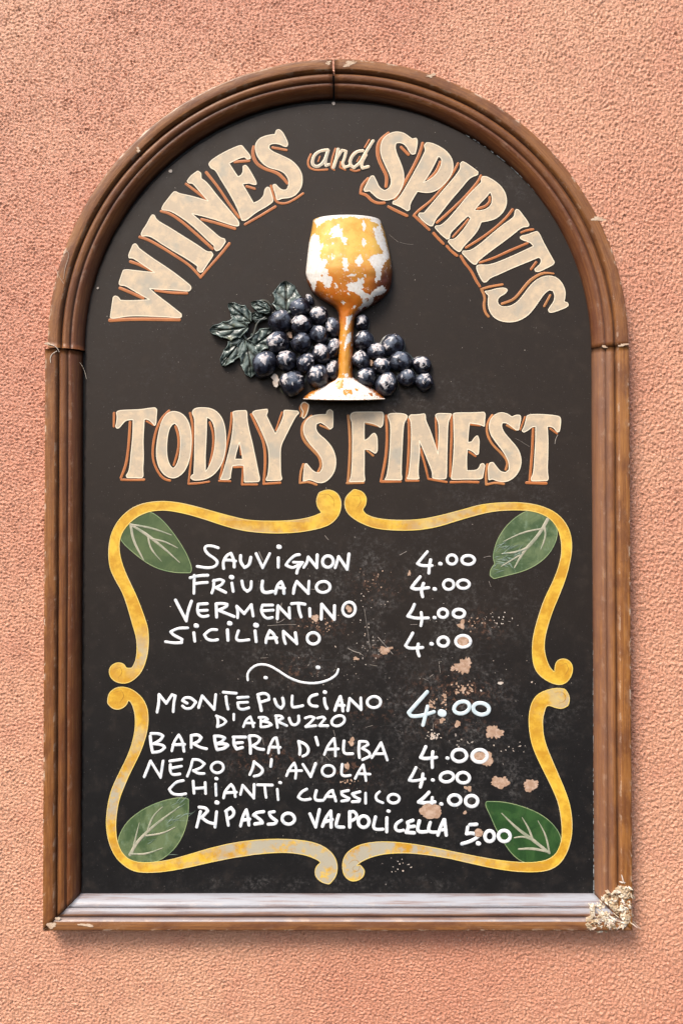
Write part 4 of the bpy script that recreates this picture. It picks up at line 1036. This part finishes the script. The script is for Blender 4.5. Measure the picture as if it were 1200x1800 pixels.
hand('word VALPOLICELLA', [(h8, 24, [[(105,390),(150,490)], [(150,490),(178,360)], [(200,485),(225,420),(262,370),(265,430),(265,492)], [(215,455),(275,435)], [(322,400),(300,470),(310,492),(360,492)], [(405,375),(405,490)], [(405,380),(435,370),(462,400),(450,430),(415,445)], E(510,450,42,44), [(600,415),(580,490),(600,510),(655,508)], [(685,420),(684,525)], ('d', (697,370,13)), [(795,440),(755,465),(745,500),(770,525),(810,515)],
    [(880,440),(840,455),(850,490),(830,530),(890,535)], [(850,490),(890,485)], [(930,445),(912,510),(935,530),(985,525)], [(1012,455),(995,510),(1010,530),(1060,530)], [(1070,550),(1090,490),(1115,435)], [(1118,435),(1125,490),(1132,552)], [(1080,515),(1130,510)]])])
hand('price 5.00 beside RIPASSO', [(h9, 30, [[(575,602),(640,598)], [(555,625),(545,685)], [(545,690),(590,680),(660,700),(640,730),(570,765),(500,785)], ('d', (657,780,21)), E(765,712,46,52,5), E(905,710,58,54,5)])], 'handwritten_price', None, .7)

# ---- chipped places
CHN = [0]
def chip(cx, cy, rx, ry, jag=.18, h=HB, mat=None, n=22, rot=0, t=.35):
    b = MB(); P = blob(cx, cy, rx, ry, jag, n, rot)
    P = [(x + random.uniform(-.6, .6) * min(1, rx / 8), y + random.uniform(-.6, .6) * min(1, rx / 8)) for x, y in P]
    if rx > 6 and h < 30:
        b.ribbon(P, 1.3, h - .1, t + .05, 1, True)
    CHN[0] += 1; t += .02 * (CHN[0] % 12)
    b.fill(P, h - .3, h + t)
    ob = b.build('paint_chip', [mat or M_CHIP, M_CHIPE], sign)
    return ob
for a in [(868.5, 1287.5, 13, 12, .30), (853, 1333, 13, 14, .15), (878.5, 1376, 14.5, 11, .22), (932.5, 1380.5, 13.5, 9.5, .22), (814, 1127.5, 11, 8.5, .15),
          (815, 1171, 12, 15, .35), (811, 1098, 5, 9, .5), (676, 1143, 12, 5, .5), (554, 1086, 7.5, 5, .3), (719, 1008, 2.4, 5, .3), (617.7, 1304, 5.5, 6.5, .35),
          (842, 1331, 17, 8, .2), (803.8, 1273.4, 5, 5, .5), (625.6, 1158, 5, 3, .4), (817, 1429, 3.2, 3, .3), (822, 1386, 5, 4.5, .5), (776.7, 1267, 4.5, 4.5, .4), (610, 1347, 3.5, 7, .4), (796, 1176, 5, 4, .4)]:
    chip(*a, n=40 if a[2] > 6 else 14)
chip(756.7, 1427, 20.5, 12.5, .12, HB + .9, M_CHIP, 30, 0, .4)['label'] = 'large pinkish chip under the 4.00 beside CHIANTI'
chip(841, 1464.5, 8, 6.5, .25, HB + 1.6, M_CHIP, 18, 0, .3)
chip(613, 1070, 5, 6, .3, HB + .05); chip(879, 1201, 5, 2.6, .1, HB, M_CHIPW)
# speckled losses and small flecks all over the board: nobody could count them
b = MB()
def flecks(n, cx, cy, sx, sy, r0, r1, m):
    for i in range(n):
        x = random.gauss(cx, sx); y = random.gauss(cy, sy)
        if not (160 < x < 1030 and 200 < y < 1565): continue
        if y < 600 and math.hypot(x - 594, (y - 610)) > 425: continue
        r = random.uniform(r0, r1)
        P = blob(x, y, r * random.uniform(.7, 1.6), r * random.uniform(.6, 1.1), .3, 7, random.uniform(0, 3))
        b.fill(P, HB - .1, HB + .3 + .003 * (i % 40), (), m)
flecks(26, 761.5, 1294, 5.5, 4.5, .7, 2.2, 1); flecks(34, 814, 1213, 9, 6, .8, 2.6, 0); flecks(14, 764, 1235, 8, 5, .8, 2.4, 0); flecks(14, 780, 1233, 2.5, 8, .8, 2.2, 0)
flecks(12, 812, 1305, 12, 7, .6, 1.8, 2); flecks(22, 656, 1135, 14, 8, .5, 1.6, 2); flecks(18, 870, 1090, 14, 6, .5, 1.4, 1); flecks(16, 830, 1098, 12, 8, .6, 1.8, 0)
flecks(14, 609, 1373, 9, 2, .7, 2.0, 0); flecks(16, 565, 1098, 14, 8, .6, 1.6, 0); flecks(16, 660, 1020, 18, 12, .5, 1.3, 0); flecks(10, 900, 1316, 12, 7, .6, 1.5, 1)
flecks(30, 560, 1180, 60, 20, .4, 1.0, 2); flecks(70, 720, 1200, 150, 120, .35, .9, 2); flecks(90, 600, 1300, 240, 150, .3, .9, 2); flecks(90, 600, 600, 250, 230, .3, .75, 2); flecks(14, 700, 1525, 14, 10, .5, 1.2, 1)
flecks(30, 640, 1090, 25, 40, .5, 1.2, 1); flecks(12, 880, 1205, 60, 30, .6, 1.4, 1)
ob = b.build('paint_flecks', [M_CHIP, M_CHIPW, M_FLECK], sign); ob['kind'] = 'stuff'
# scratches
b = MB()
for (x0, y0, x1, y1, w) in [(455, 910 + 60, 462, 985, .9), (905, 770, 930, 785, .35), (975, 780, 980, 764, .9), (690, 720, 745, 765, .4), (640, 1070, 650, 1140, .5),
                            (684, 412, 700, 425, .35), (702, 425, 726, 429, .3), (664, 1120, 690, 1150, .9), (612, 1140, 632, 1148, 1.2), (495, 1060, 486, 1095, .9), (487, 1095, 500, 1088, .8), (850, 980, 862, 978, .8), (470, 1100, 520, 1098, .5)]:
    mx = (x0 + x1) / 2 + random.uniform(-2, 2); my = (y0 + y1) / 2 + random.uniform(-2, 2)
    b.stroke([(x0, y0), (mx, my), (x1, y1)], w, HB + .1, .25)
for i in range(30):
    x = random.gauss(700, 160); y = random.gauss(1200, 150); a = random.choice([0, 0, 1.4, .6, -.5]) + random.gauss(0, .15); l = random.uniform(3, 14)
    if 170 < x < 1000 and 900 < y < 1540:
        b.stroke([(x, y), (x + l * math.cos(a), y + l * math.sin(a))], random.uniform(.35, .8), HB + .1, .2)
ob = b.build('scratches', M_FLECK, sign, True); ob['kind'] = 'stuff'
# chips on the frame
for a in [(614, 111, 12, 3.5, .5, HF + .1), (577, 110, 5, 3, .5, HF), (757, 132, 7, 3, .5, HF), (1050, 384, 10, 3.5, .5, HF), (243, 263, 3, 4, .5, HF), (84.5, 604, 6, 2.2, .3, HF),
          (90, 1627, 9, 4.5, .3, HF), (152, 1627, 12, 3, .3, HF), (1095, 606, 8, 2, .3, HF), (1062, 609, 5, 2, .3, HF - 6), (102, 1615, 4, 3, .3, HF)]:
    chip(*a[:5], a[5] - .2, M_CHIPT, 26, random.uniform(-.2, .2) + (.9 if a[0] == 1047 else 0), .5)

# ---- the relief goblet
def build_goblet():
    rows = [(388, 550, 668), (407, 547, 676), (423, 543.7, 680), (439, 541.5, 683.5), (455, 539.8, 686.5), (471, 538, 688.8), (480, 537.2, 689.2), (496, 540, 688), (512, 547.7, 683.5), (525, 563, 671.5),
            (532, 575, 662), (539, 586, 649), (546, 591.8, 637), (553, 594.5, 628.5), (562, 596, 623), (580, 596, 621.3), (600, 595, 621), (630, 594, 620), (655, 593.5, 619.5), (663, 592.5, 620.5),
            (668, 588, 626), (674, 575, 639), (681, 560, 652), (689, 545, 664), (697, 533.5, 674.5), (700, 532.5, 676)]
    R = np.array(rows, float)
    ys = np.arange(388, 700.1, 1.15)
    def sm(col):
        v = np.interp(ys, R[:, 0], R[:, col])
        k = np.array([1, 2, 3, 2, 1.]) / 9
        vp = np.pad(v, 2, mode='edge'); return np.convolve(vp, k, 'valid')
    XL, XR = sm(1), sm(2)
    T = np.sin(np.linspace(-math.pi / 2, math.pi / 2, 121))
    hw = (XR - XL) / 2; cx = (XR + XL) / 2
    # relief depth: bowl stands well out, stem rounder, foot spreads
    dep = np.interp(ys, [388, 470, 520, 545, 565, 655, 672, 700], [35, 43, 33, 24, 21, 20, 21, 29])
    kk = np.hanning(31); kk /= kk.sum(); dep = np.convolve(np.pad(dep, 15, mode='edge'), kk, 'valid')
    X = cx[:, None] + hw[:, None] * T[None, :]
    c = np.sqrt(np.clip(1 - T ** 2, 0, 1))
    top = np.clip((430 - ys) / 42, 0, 1)[:, None]
    bot = np.clip((ys - 680) / 20, 0, 1)[:, None]
    Y = ys[:, None] - 11 * c[None, :] * top ** 1.2 + 3 * c[None, :] * bot
    H = HB + 1 + (dep[:, None]) * c[None, :] ** .9
    H = H + .10 * band_noise(*X.shape, 22, .5, 1, 31)
    gc = (520, 360, 6.316); gs = (520, 530, 4.8)
    wh = [crop(gc, p) for p in [
        [(190,175),(300,110),(560,80),(800,95),(950,170),(930,230),(880,200),(800,150),(600,132),(420,150),(260,200)],
        [(200,170),(330,130),(400,128),(330,180),(270,215),(235,250)], [(400,255),(470,200),(490,240),(440,300),(360,345)],
        [(185,320),(255,330),(262,420),(290,460),(265,560),(280,605),(350,610),(320,690),(355,730),(360,790),(410,800),(400,850),(370,930),(330,920),(290,850),(230,840),(225,900),(195,955),(150,850),(108,780),(118,600),(145,420)],
        [(380,370),(430,300),(470,245),(510,260),(520,340),(565,370),(560,440),(530,440),(505,380),(480,350),(420,370)],
        [(735,180),(755,160),(775,270),(740,280)], [(735,370),(765,360),(780,440),(750,475),(735,440)], [(520,590),(570,580),(575,730),(540,740),(515,650)],
        [(700,550),(720,545),(750,625),(700,690),(650,630)], [(400,545),(430,600),(390,610)], [(395,400),(420,420),(405,450)], [(280,420),(310,440),(290,480)],
        [(870,550),(960,540),(1000,480),(1035,580),(970,650),(950,720),(935,830),(900,850),(865,850),(890,780),(880,720),(830,650),(800,600)],
        [(850,240),(900,260),(930,200),(960,300),(1000,420),(1030,540),(980,560),(950,480),(900,420),(870,330)],
        [(550,890),(620,855),(680,860),(690,815),(755,815),(750,890),(730,930),(760,975),(820,990),(880,930),(940,900),(960,890),(1005,940),(950,1000),(870,1010),(850,1080),(800,1130),(750,1120),(720,1160),(690,1150),(750,1080),(715,1010),(640,965),(580,950)],
        [(430,870),(475,890),(460,935),(430,910)], [(490,860),(515,865),(500,890)], [(555,975),(600,975),(580,1000)], [(510,1070),(555,1080),(520,1110)], [(630,1120),(665,1130),(640,1150)], [(740,765),(790,755),(780,800),(750,800)], [(560,775),(680,765),(670,785),(570,795)]]]
    wh += [crop(gs, p) for p in [[(420,130),(480,110),(460,170),(430,240),(410,230),(425,180)], [(430,280),(465,250),(465,330),(430,360),(415,410),(405,370)], [(410,610),(440,605),(440,635),(410,635)], [(480,40),(500,30),(500,55),(480,55)],
        [(540,50),(560,20),(600,-10),(650,-10),(600,40)], [(230,700),(340,648),(480,643),(600,695),(750,785),(752,830),(40,830),(110,760)]]]
    ye = [crop(gs, p) for p in [[(345,675),(400,655),(395,720),(370,745),(330,720)], [(400,745),(470,740),(485,775),(400,785)], [(500,735),(535,730),(530,755),(505,755)], [(610,760),(640,770),(640,795),(620,790)]]]
    hole = [crop(gc, [(770,1035),(820,1040),(790,1065)]), crop(gc, [(270,780),(305,785),(290,810)])]
    jx = X + .8 * band_noise(*X.shape, 6, .4, 1, 41); jy = Y + .8 * band_noise(*X.shape, 6, .4, 1, 42)
    chp = np.zeros(X.shape)
    for p in wh: chp[pip(jx, jy, p)] = 1
    for p in ye + hole: chp[pip(jx, jy, p)] = 0
    tt = T[None, :] + 0 * X
    chp = np.where((Y > 666) & (np.abs(tt) > .80), np.minimum(chp, .56 - 1.0 * (np.abs(tt) - .80)), chp)
    chp = np.where((Y > 692) & (Y < 699), np.minimum(chp, .56), chp)
    # painted colour: yellow belly running to orange and red-brown at base and sides
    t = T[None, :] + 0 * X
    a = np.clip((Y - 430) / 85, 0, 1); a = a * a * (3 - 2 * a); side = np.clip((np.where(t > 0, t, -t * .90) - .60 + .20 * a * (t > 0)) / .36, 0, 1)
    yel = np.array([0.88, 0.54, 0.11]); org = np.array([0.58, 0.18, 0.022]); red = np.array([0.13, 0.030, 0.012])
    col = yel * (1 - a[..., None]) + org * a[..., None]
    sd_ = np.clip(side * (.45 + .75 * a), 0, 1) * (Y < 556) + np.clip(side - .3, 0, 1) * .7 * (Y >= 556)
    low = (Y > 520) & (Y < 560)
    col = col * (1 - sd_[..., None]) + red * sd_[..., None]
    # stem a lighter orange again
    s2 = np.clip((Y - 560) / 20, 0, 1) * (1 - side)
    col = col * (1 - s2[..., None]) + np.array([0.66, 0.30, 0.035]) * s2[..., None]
    ny, nx = X.shape
    co = W(X.ravel(), Y.ravel(), H.ravel()).reshape(ny, nx, 3)
    def part(name, r0, r1, parent, top_cap=False, bottom_cap=False):
        sl = slice(r0, r1)
        v = co[sl].reshape(-1, 3); n_ = r1 - r0
        idx = np.arange(n_ * nx).reshape(n_, nx)
        q = [tuple(f) for f in np.stack([idx[:-1, :-1], idx[1:, :-1], idx[1:, 1:], idx[:-1, 1:]], -1).reshape(-1, 4)]
        cc = col[sl].reshape(-1, 3); ch_ = chp[sl].ravel()
        if top_cap or bottom_cap:
            row = idx[0] if top_cap else idx[-1]
            e = v[row].copy(); e2 = e.copy()
            # the lip turns back, then closes against the board
            e2[:, 1] = e[:, 1] * .30 - HB * S * .5
            e2[:, 2] += (-2.2 if top_cap else 1.0) * S
            b0 = len(v); v = np.concatenate([v, e2])
            cc = np.concatenate([cc, np.tile(red * .5 if bottom_cap else yel * .7, (nx, 1))]); ch_ = np.concatenate([ch_, np.full(nx, 1.0 if top_cap else 0.0)])
            q += [(row[i], row[i + 1], b0 + i + 1, b0 + i) for i in range(nx - 1)]
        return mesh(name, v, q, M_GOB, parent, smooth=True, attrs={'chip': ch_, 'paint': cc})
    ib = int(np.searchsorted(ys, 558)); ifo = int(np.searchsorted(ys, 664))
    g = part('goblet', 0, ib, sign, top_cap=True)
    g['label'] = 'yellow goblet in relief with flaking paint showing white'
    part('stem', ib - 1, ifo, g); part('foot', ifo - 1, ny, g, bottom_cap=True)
    # lip under the foot
    b = MB(); b.stroke([(534, 701.0), (605, 703.5), (675, 701.0)], 2.4, HB + 16, 5)
    f_ = b.build('foot_rim', M_CHIPW, g, True)
build_goblet()

# ---- the grapes
def build_grapes():
  meshes = []
  for var in range(4):
    me = bpy.data.meshes.new('grape')
    nu, nv = 30, 18; V = []; F_ = []
    for j in range(nv + 1):
        th = math.pi * j / nv
        for i in range(nu):
            ph = 2 * math.pi * i / nu
            x, y, z = math.sin(th) * math.cos(ph), math.sin(th) * math.sin(ph), math.cos(th)
            k = 1 + .055 * math.sin(3 * x + 2 + var * 1.7) * math.cos(3.4 * z + var) + .04 * math.sin(4.3 * y + 2.1 * x + var * 2.3) + .02 * math.sin(9 * z + 7 * x + var)
            V.append((x * k, y * k, z * k))
    for j in range(nv):
        for i in range(nu):
            a = j * nu + i; c_ = j * nu + (i + 1) % nu
            F_.append((a, c_, c_ + nu, a + nu))
    me.from_pydata(V, [], F_); me.materials.append(M_GRAPE)
    me.polygons.foreach_set('use_smooth', np.ones(len(F_), bool)); me.update()
    meshes.append(me)
  if True:
    # low lump that the grapes sit in
    ny, nx = 40, 80
    base = []
    X, Y = np.meshgrid(np.linspace(440, 765, nx), np.linspace(535, 700, ny))
    G = [(526.7,541.7,18.5,18,0),(492.8,565.8,20,20,1),(530,570.8,18,17,4),(559.6,555,15.6,15.6,0),(488,601.7,19.7,19.5,3),(530,602.5,17.5,16.5,5),(560.6,588.3,16,15.5,4),(464,640,20,23,0),
         (502.5,634,17.5,18.5,4),(537.7,638,15.5,17,5),(564.8,621.7,16,17,4),(512.5,674,21,21,0),(558.5,661,19,21,1),(584.6,576,14,17,-3),(586,613,13,18,-3),(584,651,13,17,-3),(635.6,567.5,12,15,-3),
         (638.8,599,17,16.5,0),(662.7,618.5,17,14.5,2),(633.5,634,15,17,0),(671,643.5,16,15,4),(689.8,607,20,18,-5),(704,636,20,17.5,0),(739.8,641.5,17,14.5,-3),(644,663,17,17.5,0),(679,675,19,20,0),
         (715,664.4,15.5,16,0),(744,671.7,15.5,15.5,-2),(608,640,14,16,-8),(606,600,14,16,-8)]
    H = np.full(X.shape, HB - 3.0)
    for (x, y, rx, ry, e) in G:
        H = np.maximum(H, HB - 3 + 12 * np.exp(-(((X - x) / (rx * .95)) ** 2 + ((Y - y) / (ry * .95)) ** 2)))
    idx = np.arange(nx * ny).reshape(ny, nx)
    q = np.stack([idx[:-1, :-1], idx[1:, :-1], idx[1:, 1:], idx[:-1, 1:]], -1).reshape(-1, 4)
    bunch = mesh('grape_bunch', W(X.ravel(), Y.ravel(), H.ravel()), q, M_LEAFC, sign, smooth=True, attrs={'ridge': np.zeros(X.size)})
    bunch['label'] = 'relief bunch of dark blue grapes with worn white crowns'
    for k, (x, y, rx, ry, e) in enumerate(G):
        r = (rx + ry) / 2
        hc = HB + r * .35 + e
        p = W(x, y, hc) - ORG
        o = bpy.data.objects.new('grape', meshes[k % 4]); COL.objects.link(o); o.parent = bunch
        sc = (DIST - hc * S) / F
        o.location = Vector(p.tolist()); o.scale = (rx * sc * 1.07, r * sc * 1.05, ry * sc * 1.07)
        o.rotation_euler = (0, random.uniform(-.5, .5), 0)
    # little drop near the goblet
    o = bpy.data.objects.new('berry', meshes[1]); COL.objects.link(o); o.parent = bunch
    o.location = Vector((W(544, 526, HB + 2) - ORG).tolist()); o.scale = (6.5 * S, 6 * S, 10 * S); o.rotation_euler = (0, -.5, 0)
    # plaster gap and gilt specks between the grapes
    for a in [(484, 668, 7, 9, .35, HB + 9, M_CHIPW), (509, 588, 4, 5, .4, HB + 11, M_CHIP), (652, 637, 3.5, 5, .4, HB + 9, M_CHIP)]:
        c_ = MB(); c_.fill(blob(*a[:5], n=14), HB - 1, a[5]); c_.build('plaster_chip', a[6], bunch)
build_grapes()

def cast_leaf(base, tip, width, lift, seed, lobes=4, name='vine_leaf', curl=0.0):
    r = random.Random(seed)
    bx, by = base; tx, ty = tip
    L = math.dist(base, tip); d = ((tx - bx) / L, (ty - by) / L); n_ = (-d[1], d[0])
    nu, nv = 64, 41
    us = np.linspace(0, 1, nu); vs = np.linspace(-1, 1, nv)
    U, V = np.meshgrid(us, vs, indexing='ij')
    prof = np.interp(us, [0, .1, .3, .5, .75, .92, 1], [.25, .74, 1.05, 1.05, .80, .42, .05])
    ser = 1 - .20 * np.abs(np.sin(us * math.pi * lobes + .4)) ** .6 * (us < .97)
    wL = prof * ser * (1 + .08 * np.sin(us * 9 + seed)); wR = prof * (1 - .20 * np.abs(np.sin(us * math.pi * lobes + 1.5)) ** .6) * (1 + .08 * np.cos(us * 8 + seed))
    half = np.where(V < 0, wL[:, None], wR[:, None]) * width / 2
    bend = curl * np.sin(us * math.pi)[:, None]
    PX = bx + d[0] * U * L + n_[0] * (V * half + bend); PY = by + d[1] * U * L + n_[1] * (V * half + bend)
    aV = np.abs(V)
    ph = (U * 2.6 - aV * 1.0 + .05 * seed) * math.pi
    ridge = np.abs(np.sin(ph)) ** .7
    mid = np.exp(-(V / .07) ** 2)
    h = lift + 5.0 * (1 - aV ** 2) * np.sin(np.clip(U * 1.1 + .05, 0, 1) * math.pi) ** .5 + 6.0 * ridge * (.35 + .65 * aV) * (1 - U * .4) - 4.2 * mid + 3.0 * np.exp(-((aV - .93) / .1) ** 2)
    h += .35 * band_noise(nu, nv, 16, .5, 1, seed)
    rr = np.clip(ridge * .9 + .8 * np.exp(-((aV - .95) / .12) ** 2) - mid, 0, 1)
    co = W(PX.ravel(), PY.ravel(), (HB + h).ravel())
    idx = np.arange(nu * nv).reshape(nu, nv)
    q = np.stack([idx[:-1, :-1], idx[1:, :-1], idx[1:, 1:], idx[:-1, 1:]], -1).reshape(-1, 4)
    rim = list(idx[:, 0]) + list(idx[-1, 1:]) + list(idx[-2::-1, -1]) + list(idx[0, -2:0:-1])
    low = co[rim].copy(); low[:, 1] = -(HB - .5) * S
    k0 = len(co); co = np.concatenate([co, low])
    rq = [(rim[i], rim[(i + 1) % len(rim)], k0 + (i + 1) % len(rim), k0 + i) for i in range(len(rim))]
    return mesh(name, co, list(q) + rq, M_LEAFC, sign, smooth=True, attrs={'ridge': np.concatenate([rr.ravel(), np.zeros(len(rim))])})
cast_leaf((503, 550), (502, 493), 52, 6, 1, 3)
cast_leaf((440, 565), (401, 533), 32, 4, 3, 3)
cast_leaf((436, 574), (368, 580), 38, 7, 4, 4, curl=-2)
cast_leaf((430, 592), (389, 642), 36, 3, 5, 4)
cast_leaf((429, 596), (441, 663), 40, 3, 6, 4, curl=-3)
cast_leaf((440, 612), (484, 580), 42, 2, 7, 3)
cast_leaf((474, 546), (441, 531), 22, 8, 8, 2)
cast_leaf((462, 560), (440, 552), 20, 2, 9, 2)
b = MB()
for pts, w in [([(465, 558), (452, 566), (448, 580), (444, 592), (434, 597), (428, 590), (429, 578)], 4.5), ([(441, 556), (446, 563), (458, 562), (468, 560)], 3.5), ([(475, 535), (468, 528), (456, 528), (449, 536), (456, 542), (470, 540)], 5)]:
    b.stroke(pts, w, HB + 7, 4.5)
ob = b.build('tendril', M_LEAFC, sign, True)
# cobweb threads and hairs caught on the frame
for pts, w, h in [([(137, 633), (143, 640), (149, 652), (152, 666)], .4, 14), ([(100, 617), (92, 621), (88, 628), (89, 637)], 1.0, 37), ([(84, 604), (95, 607), (101, 612), (104, 618)], 1.0, 37), ([(112, 490), (114, 470), (122, 448), (118, 440), (112, 446)], .5, 37),
                  ([(1112, 1620), (1118, 1626), (1126, 1634)], .7, 37), ([(97, 470), (104, 486), (112, 498)], .5, 37)]:
    b = MB(); b.stroke(pts, w, h, w * .6); b.build('cobweb_thread', M_THREAD, sign, True)
# small screw heads / nail dabs on the board edge
for (x, y, r) in [(479, 172 + 2, 1.6), (586, 181, 3), (300, 300, 3), (172, 506, 2), (536, 172, 1.5)]:
    b = MB(); b.fill(blob(x, y, r, r, .2, 10), HB - 1, HB + 1.2); b.build('grit', M_FLECK, sign)
